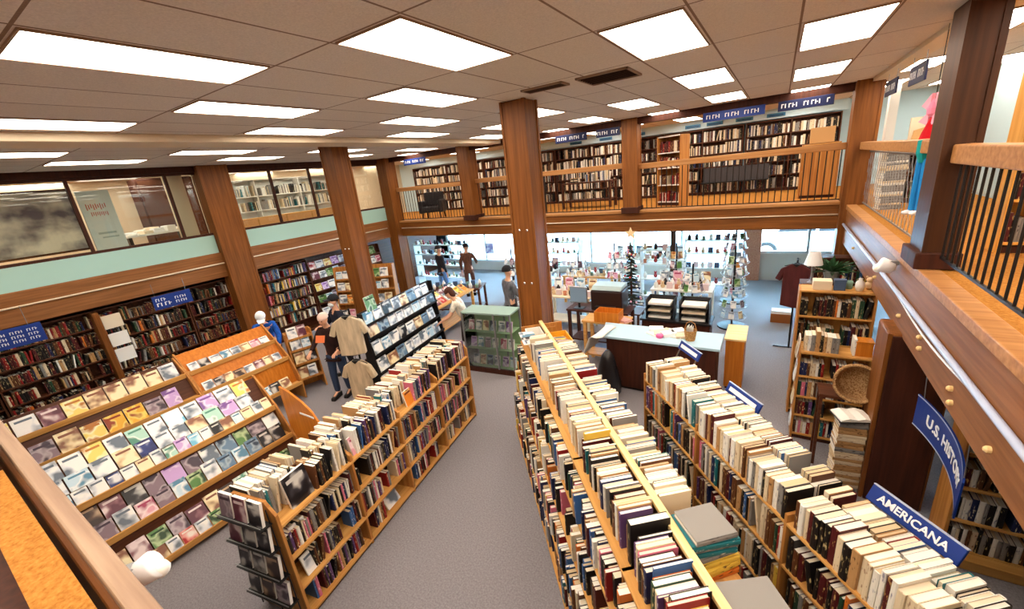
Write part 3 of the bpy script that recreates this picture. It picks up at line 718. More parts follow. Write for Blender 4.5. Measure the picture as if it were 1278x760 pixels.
RB = [(-7.35, .30, .16), (-7.6, .82, .16), (-7.92, 1.14, .14)]
tier_rack('second tiered oak rack with face-out covers behind the finned rack', RB, -.6, 2.2, False, top=.24)
tier_rack('far tiered oak rack with orange backs beside the person in blue', [(-7.42, .34, .16), (-7.66, .82, .16), (-7.98, 1.12, .14)], 2.24, 3.7, False, W_ORG, .3)
C1 = ['yellow', 'yellow', 'white', 'plum', 'yellow', 'cream', 'cream', 'cream', 'cream', 'white', 'black', 'white']
C2 = ['dark brown', 'dark brown', 'mauve grey', 'cream', 'yellow', 'golden', 'golden', 'mauve grey', 'lavender', 'plum', 'mauve grey', 'plum']
lay_row(-7.97, 1.15, (-.1, 2.18), .215, .26, 28, C1, 'upper ledge of the second tiered rack')
lay_row(-7.65, .83, (-.1, 2.18), .22, .26, 28, C2, 'middle ledge of the second tiered rack')
lay_row(-7.4, .31, (-.1, 2.18), .2, .2, 30, C2[::-1], 'lowest ledge of the second tiered rack')
lay_row(-8.03, 1.13, (2.3, 3.66), .17, .15, 40, ['white', 'black', 'white', 'pale blue', 'white', 'cream', 'pink', 'white'], 'upper ledge of the far tiered rack')
lay_row(-7.71, .83, (2.3, 3.66), .16, .15, 35, ['white', 'black', 'cream', 'dark brown', 'white', 'plum', 'cream', 'white'], 'middle ledge of the far tiered rack')
lay_row(-7.48, .35, (2.3, 3.66), .18, .18, 35, ['black', 'cream', 'white', 'plum', 'pale blue'], 'lowest ledge of the far tiered rack')
# ---- F. wall bookcases under the picture-window side (local x = along the wall, spines to the aisle)
def bookcase(label, F, L, D, H, zs, m, mb_=None, name='bookcase', dividers=(), plinth=True, closed=True):
    t = thing(name, label, 'bookcase'); t.matrix_world = F
    mb_ = mb_ or m
    for x in [.012] + list(dividers) + [L - .012]:
        MB().box(x - .012, x + .012, 0, D, 0, H).build('side_panel' if x in (.012, L - .012) else 'divider', mb_, t, bevel=.003)
    for z in list(zs) + [H]: MB().box(.024, L - .024, .004, D - .012, z - .024, z).build('shelf', m, t, bevel=.002)
    if closed: MB().box(.024, L - .024, D - .012, D, .06, H).build('back_panel', mb_, t)
    if plinth: MB().box(.024, L - .024, .02, D - .02, 0, .06).build('plinth', W_DRK, t)
    return t
FW0 = R(90)
nmw = ['nearest the stair', 'second from the stair', 'third from the stair', 'fourth from the stair', 'fifth from the stair']
for k in range(5):
    F = frame((-11.0, -.95 + k * 1.5, 0), FW0)
    bookcase(f'dark walnut wall bookcase under the picture windows, {nmw[k]}', F, 1.48, .3, 2.02, (.08, .42, .74, 1.06, 1.38, 1.7), W_WALN)
    for z, nm in zip((.42, .74, 1.06, 1.38, 1.7), ('fifth', 'fourth', 'third', 'second', 'top')):
        row(F, .03, 1.45, .03, -1, z, P_DARK if k < 4 else P_MIX, f'{nm} row of dark wall bookcase {nmw[k]}', h=(.17, .26), d=(.14, .2), t=(.018, .045), gap=.05, lean=.06, weight=.9)
F = frame((-10.92, 2.0, 0), FW0)
t = thing('book_post', 'broad brown post between the dark wall bookcases with paper notices', 'post', (-10.92, 2.02, 0))
MB().box(-.34, .1, -.05, .05, 0, 2.0).build('board', W_COLZ, t, bevel=.01)
for k, z in enumerate((1.62, 1.25, .92)): MB().box(.0, .012, .07, .36, z, z + .27).build('notice', M_PAPER if k else M_CREAM, t)
# low case with strips in front of them
t = thing('bookcase', 'low dark bookcase with pale strips, standing before the dark wall bookcases', 'bookcase', (-9.1, -1, 0))
for y in (0, 1.3, 2.6, 3.9, 5.2): MB().box(-.5, 0, y - .012, y + .012, 0, .92).build('side_panel' if y in (0, 5.2) else 'divider', W_WALN, t)
for z in (.1, .42, .74): MB().box(-.5, 0, .012, 5.19, z - .024, z).build('shelf', W_WALN, t)
for y in (1.05, 2.35, 3.3): MB().box(-.03, .05, y, y + .75, .955, .975).build('pale_strip', W_LT, t)
MB().box(-.26, -.24, .012, 5.19, .05, 1.0).build('back_panel', W_WALN, t)
for k in range(4):
    F = frame((-9.1, -1 + k * 1.3, 0), FW0)
    row(F, .03, 1.27, .02, -1, .74, P_DARK, 'top aisle row of the low dark bookcase', h=(.19, .25), d=(.15, .2), gap=.08, weight=1.2)
    row(F, .03, 1.27, .02, -1, .42, P_DARK, 'second aisle row of the low dark bookcase', h=(.19, .25), d=(.15, .2), gap=.05)
    row(F, .03, 1.27, .48, 1, .74, P_DARK, 'top wall-side row of the low dark bookcase', h=(.19, .25), d=(.15, .2), gap=.08, weight=1.2)

def hang_sign(label, M, L, H, m, lines, wires=.0, name='hanging_sign', txt=None):
    """flat board, face to local -y, lettering as white strokes when it cannot be read"""
    o = thing(name, label, 'sign'); o.matrix_world = M
    MB().box(-L / 2, L / 2, 0, .02, 0, H).build('board', m, o, bevel=.004)
    for (a, b, z, h_) in lines:
        mb = MB(); n = max(2, int((b - a) / (h_ * .75))); st = (b - a) / n
        for k in range(n):
            x = a + k * st
            if k % 6 == 5: continue
            mb.box(x, x + st * .28, -.004, 0, z, z + h_)
            if k % 3 != 1: mb.box(x, x + st * .72, -.004, 0, z + h_ * (.4 if k % 2 else .8), z + h_ * (.58 if k % 2 else 1))
        mb.build('lettering', M_SIGNW, o)
    if wires:
        for s in (-1, 1): MB().tube([(s * L * .4, .01, H), (s * L * .4, .01, H + wires)], .004, 5).build('wire', M_GREYM, o)
    return o
MW = Matrix.Rotation(R(90), 4, 'Z')
hang_sign('blue sign with white lettering hanging by the stair end of the dark wall bookcases', Matrix.Translation((-9.8, .55, 1.94)) @ MW, 1.3, .3, M_BLUE, [(-.5, -.1, .06, .07), (-.5, -.1, .17, .07), (.12, .6, .06, .04), (.12, .6, .13, .04), (.12, .6, .2, .04)], .3)
hang_sign('blue sign with white lettering hanging farther along the dark wall bookcases', Matrix.Translation((-10.3, 3.1, 1.84)) @ MW, .66, .27, M_BLUE, [(-.28, -.02, .06, .07), (-.28, -.1, .16, .06), (.04, .3, .06, .05), (.04, .3, .14, .05)], .25)

# ---- H. face-out racks at the far end of that wall
def face_rack(label, F, L, H, tiers, arts, where, w_=.2, h_=.24, m=W_WALN, dep=.35):
    t = thing('display_rack', label, 'display rack'); t.matrix_world = F
    for x in (0, L): MB().prism([(0, 0), (.06, tiers[0]), (.2, H), (dep, H), (dep, 0)], x - .012, x + .012, 'x').build('side_panel', m, t)
    MB().prism([(dep - .02, 0), (dep - .02, H), (dep, H), (dep, 0)], .012, L - .012, 'x').build('back_panel', m, t)
    n = len(tiers)
    for k, z in enumerate(tiers):
        y = .04 + .14 * k / max(1, n - 1)
        MB().box(.012, L - .012, y - .02, dep - .02, z - .02, z).build('ledge', m, t); MB().box(.012, L - .012, y - .03, y - .02, z - .02, z + .025).build('lip', m, t)
        x = .03; j = 0
        while x + w_ < L:
            a = arts[(k * 5 + j) % len(arts)]; j += 1
            ww = w_ * rnd.uniform(.85, 1.1)
            if a and x + ww < L: booklet(F @ Matrix.Translation((x + ww / 2, y + .0, z + .002)) @ Matrix.Rotation(R(-13), 4, 'X'), ww * .93, h_ * rnd.uniform(.85, 1.05), .012, a, f'{("lowest", "second", "third", "fourth", "fifth", "sixth")[k]} tier of {where}')
            x += ww
    return t
MIXA = ['white', 'pink', 'cream', 'plum', 'white', 'leaf green', 'pale blue', 'mauve grey', 'red', 'white', 'yellow', 'lavender']
face_rack('walnut wall rack of mixed face-out magazines beyond the person in blue', frame((-10.95, 6.6, 0), R(90)), 2.6, 1.95, (.3, .68, 1.02, 1.36, 1.66), MIXA, 'the walnut magazine rack', .24, .26)
face_rack('angled oak rack of pale magazines behind the two men talking', frame((-10.05, 6.5, 0), R(24)), 1.7, 1.75, (.35, .75, 1.1, 1.42), ['white', 'pink', 'white', 'cream', 'leaf green', 'white', 'orange', 'pale blue'], 'the angled oak rack', .22, .25, W_SHZ)
face_rack('stepped oak end rack of small covers at the end of the far tiered rack', frame((-7.62, 3.76, 0), R(72)), .46, 1.2, (.28, .58, .86, 1.08), ['cream', 'white', 'plum', 'white', 'pale blue', 'cream', 'black'], 'the stepped end rack', .19, .24, W_SHZ, .4)
# ---- I. black merchandise rack behind the low bookcase
FM = frame((-5.56, 4.15, 0), DL)
ME = ['white', 'white', 'pale blue', 'white', 'black', 'white', 'cream', 'slate blue', 'white']
face_rack('black tiered rack of pale face-out prints behind the low aisle bookcase', FM, 2.15, 1.72, (.3, .62, .95, 1.27, 1.5), ME, 'the black tiered rack', .26, .24, M_BLKP, .3)
booklet(FM @ Matrix.Translation((.2, .12, 1.725)) @ Matrix.Rotation(R(-10), 4, 'X'), .24, .26, .015, 'leaf green', 'top of the black tiered rack')
# a wooden table with cards further back
def low_table(label, F, L, W, H, m, name='display_table'):
    t = thing(name, label, 'table'); t.matrix_world = F
    MB().box(0, L, 0, W, H - .04, H).build('table_top', m, t, bevel=.006)
    for x in (.05, L - .05):
        for y in (.05, W - .05): MB().box(x - .03, x + .03, y - .03, y + .03, 0, H - .04).build('leg', m, t)
    MB().box(.05, L - .05, .06, W - .06, .2, .23).build('lower_shelf', m, t)
    return t
low_table('oak display table heaped with colourful covers behind the black tiered rack', frame((-6.55, 6.6, 0), R(97)), 1.9, .7, .85, W_SHX)
for k in range(14):
    booklet(frame((-6.55, 6.6, 0), R(97)) @ Matrix.Translation((.15 + (k % 7) * .26, .12 + (k // 7) * .32, .853)) @ Matrix.Rotation(R(-55), 4, 'X'), .2, .26, .03, ['yellow', 'plum', 'red', 'white', 'black', 'golden', 'orange', 'white', 'lavender', 'pink'][k % 10], 'oak display table behind the black tiered rack')

# ---- J. shirts on hangers at the end of the black rack
def shirt(label, M, col, h=.66):
    o = thing('hanging_shirt', label, 'shirt'); o.matrix_world = M
    prof = [(-.06, .0), (-.1, -.015), (-.24, -.1), (-.33, -.3), (-.24, -.34), (-.2, -.22), (-.21, -h), (0, -h - .02), (.21, -h), (.2, -.22), (.24, -.34), (.33, -.3), (.24, -.1), (.1, -.015), (.06, 0), (0, -.05)]
    n = len(prof); cols = 5; m = mat('cotton ' + str(col), col, .9, noise=((14, 14, 3), tuple(int(c * .8) for c in col), .35, .7), bump=.4)
    mb = MB(); mb.prism([(x, z) for x, z in prof], -.05, .05, 'y')
    b = mb.build('shirt_body', m, o, bevel=.02)
    MB().tube([(-.2, 0, -.06), (0, 0, .02), (.2, 0, -.06)], .008, 6).tube([(0, 0, .02), (0, 0, .07), (.03, 0, .1), (.03, 0, .07)], .004, 6).build('hanger', M_BLACK, o)
    MB().prism([(-.06, .002), (.06, .002), (0, -.052)], -.054, .054, 'y').build('neck_band', M_BLACK, o)
    return o
BEI = (206, 186, 156)
stand = thing('clothes_rail', 'black clothes rail holding beige shirts beside the black tiered rack', 'clothes rail', (-5.86, 3.97, 0))
MB().tube([(0, 0, 0), (0, 0, 1.86)], .016, 8).build('post', M_BLACK, stand)
MB().tube([(-.3, 0, .012), (.3, 0, .012)], .012, 6).tube([(0, -.2, .012), (0, .2, .012)], .012, 6).build('foot', M_BLACK, stand)
for z in (1.84, 1.04): MB().tube([(0, 0, z), (0, -.16, z + .02)], .01, 6).build('arm', M_BLACK, stand)
shirt('beige shirt on the upper arm of the clothes rail', Matrix.Translation((-5.86, 3.89, 1.76)) @ Matrix.Rotation(R(35), 4, 'Z'), BEI, .68)
shirt('beige shirt on the lower arm of the clothes rail', Matrix.Translation((-5.86, 3.89, .96)) @ Matrix.Rotation(R(20), 4, 'Z'), (202, 180, 148), .72)

stand = thing('clothes_rail', 'black clothes rail with a maroon top near the entrance bookcase', 'clothes rail', (.42, 8.75, 0))
MB().tube([(0, 0, 0), (0, 0, 1.75)], .016, 8).build('post', M_BLACK, stand); MB().tube([(0, 0, 1.73), (0, -.16, 1.75)], .01, 6).build('arm', M_BLACK, stand); MB().tube([(-.25, 0, .012), (.25, 0, .012)], .012, 6).build('foot', M_BLACK, stand)
shirt('dark maroon top hanging on the clothes rail near the entrance', Matrix.Translation((.42, 8.67, 1.66)) @ Matrix.Rotation(R(-20), 4, 'Z'), (84, 34, 34), .8)
# ---- K. glass case
CA = math.atan2(5.88 - 5.77, 5.03 - 3.95)
FK = frame((-5.03, 5.77, 0), CA)
t = thing('display_case', 'glass display case with green shelves at the end of the wide aisle', 'display case'); t.matrix_world = FK
LK, DK, HK = 1.07, .45, 1.25
M_GRN = mat('pale green shelf', (150, 184, 140), .5)
MB().box(0, LK, 0, DK, 0, .1).build('plinth', W_DRK, t)
for x in (0, .7, LK - .03):
    MB().box(x, x + .03, 0, .03, .1, HK).build('post', M_GREYM, t); MB().box(x, x + .03, DK - .03, DK, .1, HK).build('post', M_GREYM, t)
for z in (.12, .5, .86): MB().box(.03, LK - .03, .035, DK - .03, z - .012, z).build('glass_shelf', M_GRN, t)
MB().box(0, LK, 0, DK, HK - .02, HK + .01).build('top_panel', mat('case top glass', (150, 176, 168), .1), t)
MB().box(.03, .7, .008, .014, .1, HK - .02).box(.73, LK - .03, .008, .014, .1, HK - .02).build('front_pane', M_GLASS, t)
MB().box(.01, .016, .03, DK - .03, .1, HK - .02).build('side_pane', M_GLASS, t)
MB().box(.03, LK - .03, DK - .014, DK - .008, .1, HK - .02).build('back_panel', M_GRN, t)
for k, z in enumerate((.12, .5, .86)):
    for j in range(6):
        booklet(FK @ Matrix.Translation((.13 + j * .16 + (.03 if j > 3 else 0), .12, z + .002)) @ Matrix.Rotation(R(-16), 4, 'X'), .13, .2, .02, ['white', 'cream', 'slate blue', 'white', 'lavender', 'pale blue', 'mauve grey', 'white', 'pink'][(k * 4 + j) % 9], f'{("lowest", "middle", "top")[k]} shelf of the glass display case')

# ---- L. till counter
t = thing('counter', 'checkout counter with a pale blue top and dark brown front', 'counter', (-2.3, 6.1, 0))
MB().prism([(0, 0), (1.78, 0), (1.78, .62), (-.15, .62)], .93, .97, 'z').build('counter_top', mat('pale blue laminate', (176, 206, 222), .3), t, bevel=.006)
MB().prism([(.06, .05), (1.72, .05), (1.72, .58), (-.05, .58)], .06, .93, 'z').build('front_panel', W_DRK, t)
MB().prism([(.1, .1), (1.68, .1), (1.68, .54), (0, .54)], 0, .06, 'z').build('plinth', M_BLACK, t)
t = thing('pedestal', 'orange brown wooden pedestal at the open end of the till counter', 'pedestal', (-.5, 6.75, 0))
MB().box(0, .26, 0, .62, .04, .86).build('cabinet_body', W_ORG, t, bevel=.006); MB().box(-.02, .28, -.02, .64, .86, .89).build('pedestal_top', W_LT, t, bevel=.004); MB().box(.02, .24, .02, .6, 0, .04).build('plinth', W_DRK, t)
# papers draped at its other end
M_CLTH = mat('white cloth', (236, 232, 222), .85)
mb = MB(); n = 9
vsx = []; 
for i in range(n):
    for j in range(6):
        u, v = i / (n - 1), j / 5
        vsx.append((-2.62 + .38 * u + .05 * v, 5.98 + .55 * v, .985 - max(0, .42 - u) * .9 + .02 * math.sin(7 * u + 3 * v)))
mb.add(vsx, [(i * 6 + j, (i + 1) * 6 + j, (i + 1) * 6 + j + 1, i * 6 + j + 1) for i in range(n - 1) for j in range(5)])
o = mb.build('paper_sheet', M_CLTH, smooth=True); so_ = o.modifiers.new('thick', 'SOLIDIFY'); so_.thickness = .006
tag(o, 'large white sheets of paper drooping over the end of the till counter', 'paper')
# black sack hanging there
mb = MB().lathe([(.03, .56), (.09, .5), (.13, .38), (.17, .2), (.17, .08), (.1, .01), (.02, 0)][::-1], 14)
mb.v = [(x * (1 + .08 * math.sin(9 * z + 3 * x)), y * (1 + .1 * math.cos(11 * z)), z) for x, y, z in mb.v]
o = mb.build('sack', mat('black sack', (24, 24, 28), .3, spec=.5), loc=(-2.12, 5.84, 0), smooth=True); o.scale = (1.15, 1.15, 1.5); tag(o, 'black shiny sack on the floor by the till counter end', 'sack')
# counter items
t = thing('basket', 'small tan basket of leaflets on the till counter', 'basket', (-.96, 6.34, .97))
MB().lathe([(.07, 0), (.085, .1), (.095, .17), (.088, .17), (.078, .1), (.06, .01)], 16).build('wicker_bowl', mat('wicker', (196, 150, 92), .8, noise=((60, 60, 60), (150, 104, 56), .4, .6)), t)
MB().tube([(-.09, 0, .16), (-.06, 0, .27), (0, 0, .31), (.06, 0, .27), (.09, 0, .16)], .007, 6).build('handle', W_SHZ, t)
for k in range(5): MB().box(-.05 + k * .02, -.045 + k * .02, -.05, .05, .03, .22 + .02 * (k % 2)).build('leaflet', M_PAPER, t)
for k in range(9):
    a = rnd.uniform(-40, 40)
    o = MB().box(-.11, .11, -.08, .08, 0, .02 + .02 * (k % 3)).build('paper_pad', [M_PAPER, M_CREAM, M_SIGNW][k % 3], loc=(-1.52 + (k % 5) * .11, 6.42 + (k // 5) * .14, .97 + .0), rotz=R(a), bevel=.003)
    tag(o, 'white paper pad scattered along the back of the till counter', 'paper pad', group='paper pads on the till counter')
o = MB().lathe([(.05, 0), (.06, .03), (.055, .05), (.02, .055)], 14).build('dish', mat('pink glaze', (226, 96, 150), .3), loc=(-1.41, 6.3, .97)); tag(o, 'small pink dish on the pale blue till counter', 'dish')
# work counter behind with stacked trays
t = thing('counter', 'dark work counter with stacked black trays behind the till', 'counter', (-2.05, 7.5, 0))
MB().box(0, 1.25, 0, .5, .76, .8).build('counter_top', M_BLKP, t, bevel=.005); MB().box(.03, 1.22, .03, .47, 0, .76).build('cabinet_body', W_DRK, t)
for j in range(2):
    for k in range(3):
        o = thing('letter_tray', f'black letter tray, {("lowest", "middle", "topmost")[k]} of the {("monitor-side", "aisle-side")[j]} stack behind the till', 'tray', (-1.95 + j * .6, 7.55, .8 + k * .13))
        MB().box(0, .5, 0, .34, 0, .012).build('base', M_BLKP, o)
        MB().box(0, .01, 0, .34, 0, .125).box(.49, .5, 0, .34, 0, .125).box(0, .5, .33, .34, 0, .125).build('rim', M_BLKP, o)
        MB().box(.04, .44, .03, .3, .012, .05).build('paper_sheaf', [M_PAPER, M_CREAM, M_PAPER][k], o)
t = thing('printer', 'dark brown box-shaped printer with a pale lid behind the till', 'printer', (-2.7, 7.45, .9))
MB().box(-.32, .32, 0, .45, 0, .42).build('printer_body', mat('dark plastic', (40, 24, 22), .4), t, bevel=.03); MB().prism([(0, .43), (.45, .43), (.45, .5), (.1, .5)], -.3, .3, 'x').build('lid', mat('silver lid', (150, 168, 170), .4), t, bevel=.01); MB().box(-.2, .2, -.1, 0, .1, .12).build('paper_tray', M_BLKP, t)
low_table('dark side table carrying the printer and monitor behind the till', frame((-3.55, 7.4, 0), 0), 1.3, .55, .9, W_DRK, 'side_table')
t = thing('monitor', 'blue grey computer monitor standing beside the printer', 'monitor', (-3.3, 7.5, .9))
MB().box(-.19, .19, 0, .04, .12, .46).build('screen_housing', M_GREYM, t, bevel=.006); MB().box(-.175, .175, -.003, 0, .14, .44).build('screen', mat('screen', (126, 152, 178), .25), t); MB().box(-.02, .02, .02, .05, 0, .14).box(-.11, .11, -.06, .12, 0, .012).build('stand', M_BLKP, t)
t = thing('tray', 'orange wooden tray box of cards on the counter behind the till papers', 'tray', (-2.46, 6.9, .93))
MB().box(-.22, .22, -.12, .16, 0, .012).build('base', W_ORG, t)
MB().box(-.22, .22, -.13, -.12, 0, .2).box(-.22, .22, .16, .17, 0, .2).box(-.23, -.22, -.13, .17, 0, .2).box(.22, .23, -.13, .17, 0, .2).build('rim', W_ORG, t)
low_table('narrow oak side table behind the pale papers, carrying the orange tray', frame((-2.95, 6.78, 0), 0), .85, .45, .93, W_SHX, 'side_table')
o = MB().box(-.14, .14, -.1, .1, 0, .012).box(-.12, .12, -.09, .09, .012, .03).build('box_file', mat('pink card', (214, 168, 160), .6), loc=(-2.2, 6.98, .93), rotz=R(-30)); tag(o, 'pinkish grey card lying beside the orange tray', 'card')

# little decorated tree with a star
t = thing('christmas_tree', 'slim dark decorated tree with a pale star behind the till', 'christmas tree', (-2.57, 8.75, .5))
MB().tube([(0, 0, 0), (0, 0, 1.6)], [.03, .01], 8).build('trunk', W_DRK, t)
mb = MB()
for k in range(150):
    z = .15 + 1.4 * rnd.random(); r_ = .26 * (1.62 - z) / 1.5 + .03; a = rnd.random() * 2 * PI
    mb.tube([(0, 0, z), (r_ * math.cos(a), r_ * math.sin(a), z - .05)], [.018, .006], 4)
mb.build('branches', mat('dark fir', (34, 44, 36), .8), t)
TC = [(226, 160, 170), (240, 236, 230), (60, 70, 110), (190, 60, 60), (210, 190, 150)]
for k in range(46):
    z = .15 + 1.3 * rnd.random(); r_ = .25 * (1.62 - z) / 1.5 + .02; a = -PI / 2 + rnd.uniform(-1.6, 1.6)
    c = TC[k % 5]; MB().ball((r_ * math.cos(a), r_ * math.sin(a), z), .024, 8).build('bauble', mat('bauble ' + str(k % 5), c, .25), t, smooth=True)
st = []
for k in range(10):
    a = PI / 2 + k * PI / 5; r_ = .13 if k % 2 == 0 else .055; st.append((r_ * math.cos(a), 1.73 + r_ * math.sin(a)))
MB().prism(st, -.02, .02, 'y').build('star', mat('pale gold', (240, 206, 160), .4), t)
o = MB().box(-.25, .25, -.25, .25, 0, .03).box(-.22, -.18, -.22, -.18, -.47, 0).box(.18, .22, -.22, -.18, -.47, 0).box(-.22, -.18, .18, .22, -.47, 0).box(.18, .22, .18, .22, -.47, 0).build('plant_stand', W_WALX, loc=(-2.57, 8.75, .47)); tag(o, 'small dark stand under the slim decorated tree', 'stand')

def spinner(label, x, y, H, r_, arts, tiers=6, sides=6, wh='spinner', size=(.11, .16)):
    t = thing('spinner_rack', label, 'card rack', (x, y, 0))
    MB().lathe([(r_ * 1.05, 0), (r_ * 1.05, .03), (.05, .06)], 18).build('base', M_BLACK, t)
    MB().tube([(0, 0, .03), (0, 0, H + .05)], .02, 8).build('pole', M_BLACK, t)
    for k in range(tiers):
        z = .25 + (H - .3) * k / tiers
        MB().tube([(r_ * math.cos(a * PI / 6), r_ * math.sin(a * PI / 6), z) for a in range(13)], .006, 4, caps=False).build('ring', M_GREYM, t)
        for s in range(sides):
            a = 2 * PI * s / sides + k * .12
            if math.cos(a + PI / 2 - math.atan2(y, x) * 0) < -.2 and False: continue
            M = Matrix.Translation((x, y, z)) @ Matrix.Rotation(a, 4, 'Z') @ Matrix.Translation((0, -r_ * .86, .004)) @ Matrix.Rotation(R(-12), 4, 'X')
            yy = (M @ Vector((0, 0, 0)))
            n_ = (M.to_3x3() @ Vector((0, -1, 0)))
            if n_.dot(Vector((-x, -y, 0))) < -.1 * math.hypot(x, y): continue
            booklet(M, *size, .008, arts[(k * 3 + s) % len(arts)], f'{("lowest", "second", "third", "fourth", "fifth", "sixth", "seventh")[k]} ring of {wh}', 'greeting_card', 'greeting card')
    return t
CARDS = ['white', 'cream', 'pink', 'white', 'mauve grey', 'black', 'pale blue', 'white', 'plum', 'leaf green', 'white', 'orange']
spinner('tall card spinner rack beside the pale floor leading to the entrance', -.62, 9.6, 1.75, .27, CARDS, 6, 7, 'the entrance card spinner')
spinner('card spinner rack between the till trays and the brown balcony post', -1.35, 9.0, 1.5, .25, CARDS[3:], 5, 7, 'the till card spinner')
spinner('card spinner rack by the seated window shelves, behind the printer', -4.0, 9.2, 1.65, .27, CARDS[1:] + ['black'], 6, 7, 'the printer-side card spinner')
spinner('black and white card spinner rack just behind the central post', -5.35, 8.3, 1.95, .22, ['white', 'black', 'white', 'mauve grey'], 6, 6, 'the black and white spinner')

spinner('tall card spinner rack by the entrance pier', -.75, 11.4, 1.9, .27, CARDS[2:] + ['plum'], 7, 8, 'the pier card spinner')
spinner('card spinner rack in front of the dark entrance post', -1.9, 10.2, 1.7, .26, CARDS[5:] + ['cream'], 6, 8, 'the entrance post spinner')
spinner('card spinner rack beside the low pale display table', -3.25, 9.7, 1.8, .24, ['white', 'plum', 'black', 'pink', 'white', 'leaf green'], 6, 7, 'the display table spinner')
# white shelving by the shop window
def shelving(label, x, y, L, H, zs, items, rot=0):
    t = thing('shelving', label, 'shelving', (x, y, 0), rot)
    for xx in (0, L): MB().box(xx - .012, xx + .012, 0, .35, 0, H).build('side_panel', M_WHITE, t)
    for z in zs: MB().box(0, L, 0, .35, z - .02, z).build('shelf', M_WHITE, t)
    return t
GC = [(232, 230, 226), (190, 120, 90), (70, 90, 120), (210, 180, 140), (40, 36, 40), (120, 150, 130), (226, 200, 200), (170, 60, 60)]
GIFTS = []
def gift(F, x, y, z, k, where):
    c = GC[k % 8]; m = mat('gift ' + str(k % 8), c, .5); kind = k % 4
    M = F @ Matrix.Translation((x, y, z))
    if kind == 0:
        o = MB().lathe([(.035, 0), (.05, .06), (.045, .11), (.02, .14), (.024, .16)], 12).build('vase', m, smooth=True); nm = 'vase'
    elif kind == 1:
        o = MB().lathe([(.04, 0), (.042, .1), (.036, .1), (.034, .012)], 12).tube([(.04, 0, .08), (.07, 0, .07), (.07, 0, .03), (.04, 0, .02)], .006, 5).build('mug', m, smooth=True); nm = 'mug'
    elif kind == 2:
        o = MB().box(-.06, .06, -.04, .04, 0, .12).box(-.065, .065, -.045, .045, .12, .14).build('gift_box', m, bevel=.004); nm = 'box'
    else:
        o = MB().ball((0, 0, .055), (.05, .04, .055), 10).ball((0, -.01, .13), .036, 10).ball((.03, 0, .165), .014, 6).ball((-.03, 0, .165), .014, 6).build('soft_toy', m, smooth=True); nm = 'toy'
    o.matrix_world = M
    GIFTS.append((o, nm, where))
for (lb, x, y, L, zs, wh) in (('white open gift shelving beneath the balcony rail by the shop window', -2.85, 10.5, .65, (.3, .75, 1.15, 1.5), 'white gift shelving'),
                              ('white window shelving of gifts beyond the central post', -6.6, 11.6, 1.6, (.3, .75, 1.15, 1.5), 'wide white window shelving'),
                              ('white shelving of gifts next to the entrance pier', -2.0, 11.8, 1.2, (.3, .75, 1.15, 1.5), 'entrance-side white shelving'),
                              ('pale shelving of gifts far behind the black tiered rack', -11.6, 11.2, 2.4, (.3, .75, 1.15, 1.5), 'far pale shelving')):
    shelving(lb, x, y, L, 1.55, zs, None)
    for zi, z in enumerate(zs):
        n = int(L / .17)
        for k in range(n): gift(frame((x, y, 0), 0), .1 + k * (L - .15) / max(1, n - 1), .12 + .06 * (k % 2), z + .001, rnd.randrange(8), f'{nth(zi + 1)} shelf up, {wh}')
low_table('low pale display table of gifts between the till and the shop window', frame((-5.0, 10.3, 0), 0), 1.5, .7, .8, W_SHX)
for k in range(16): gift(frame((-5.0, 10.3, 0), 0), .12 + (k % 8) * .18, .15 + .3 * (k // 8), .801, k * 3 + k // 4, 'low pale display table')
for (lb, x, y, L_, wh, mm) in (('white display table of gifts right behind the card spinners', -2.3, 9.3, 1.3, 'white table behind the spinners', M_WHITE), ('pale table of gifts between printer and low display table', -4.6, 8.3, 1.2, 'pale table near the printer', M_CREAM), ('white table of gifts under the shop window middle', -4.3, 12.3, 2.2, 'white table under the window', M_WHITE), ('white table of gifts before the wide window shelving', -6.9, 10.4, 1.5, 'white table before wide shelving', M_WHITE)):
    low_table(lb, frame((x, y, 0), 0), L_, .6, .85, mm)
    n_ = int(L_ / .15)
    for k in range(n_ * 2): gift(frame((x, y, 0), 0), .1 + (k % n_) * .15, .14 + .28 * (k // n_), .851, k * 3 + k // 5, wh)
    for k in range(int(L_ / .3)): face_out(frame((x, y, 0), 0), .2 + k * .3, .5, .851, .2, .32, ['white', 'pink', 'pale blue', 'cream', 'plum', 'white'][k % 6], wh, 8)
t = low_table('dark display table of gifts before the far entrance people', frame((-8.1, 8.1, 0), R(20)), 1.5, .7, .8, W_WALX)
for k in range(16): gift(frame((-8.1, 8.1, 0), R(20)), .12 + (k % 8) * .18, .15 + .3 * (k // 8), .801, k * 5 + k // 3, 'dark display table')
tag(MB().box(-.01, .37, 0, .02, .0, .42).build('poster', mat('violet poster', (150, 140, 190), .5, noise=((6, 6, 6), (226, 222, 236), .45, .55)), loc=(-9.75, 13.3, .75)), 'small violet and white poster in the shop window beyond the people', 'poster')

# ---- M. bookcase by the pillar with baskets
FR = frame((.39, 5.72, 0), 0)
bookcase('oak bookcase facing the stair with pale pages on top, between till and pillar', FR, .72, .3, 1.24, (.08, .36, .63, .92), W_SHX, W_SHZ)
for z, nm in ((.08, 'lowest'), (.36, 'third'), (.63, 'second'), (.92, 'upper')):
    row(FR, .03, .69, .03, -1, z, P_MIX, f'{nm} row of the pillar bookcase', h=(.17, .22), d=(.14, .2), gap=.03, weight=1.2)
row(FR, .05, .55, .06, -1, 1.24, P_PALE, 'pale top row of the pillar bookcase', h=(.2, .3), d=(.14, .2), t=(.03, .05), gap=.02, weight=1.5)
tag(MB().box(0, .16, .03, .19, 0, .17).box(-.005, .165, .025, .195, .17, .185).build('wooden_box', W_ORG, loc=(.93, 5.75, 1.241), bevel=.004), 'orange wooden box at the end of the pillar bookcase top', 'box')
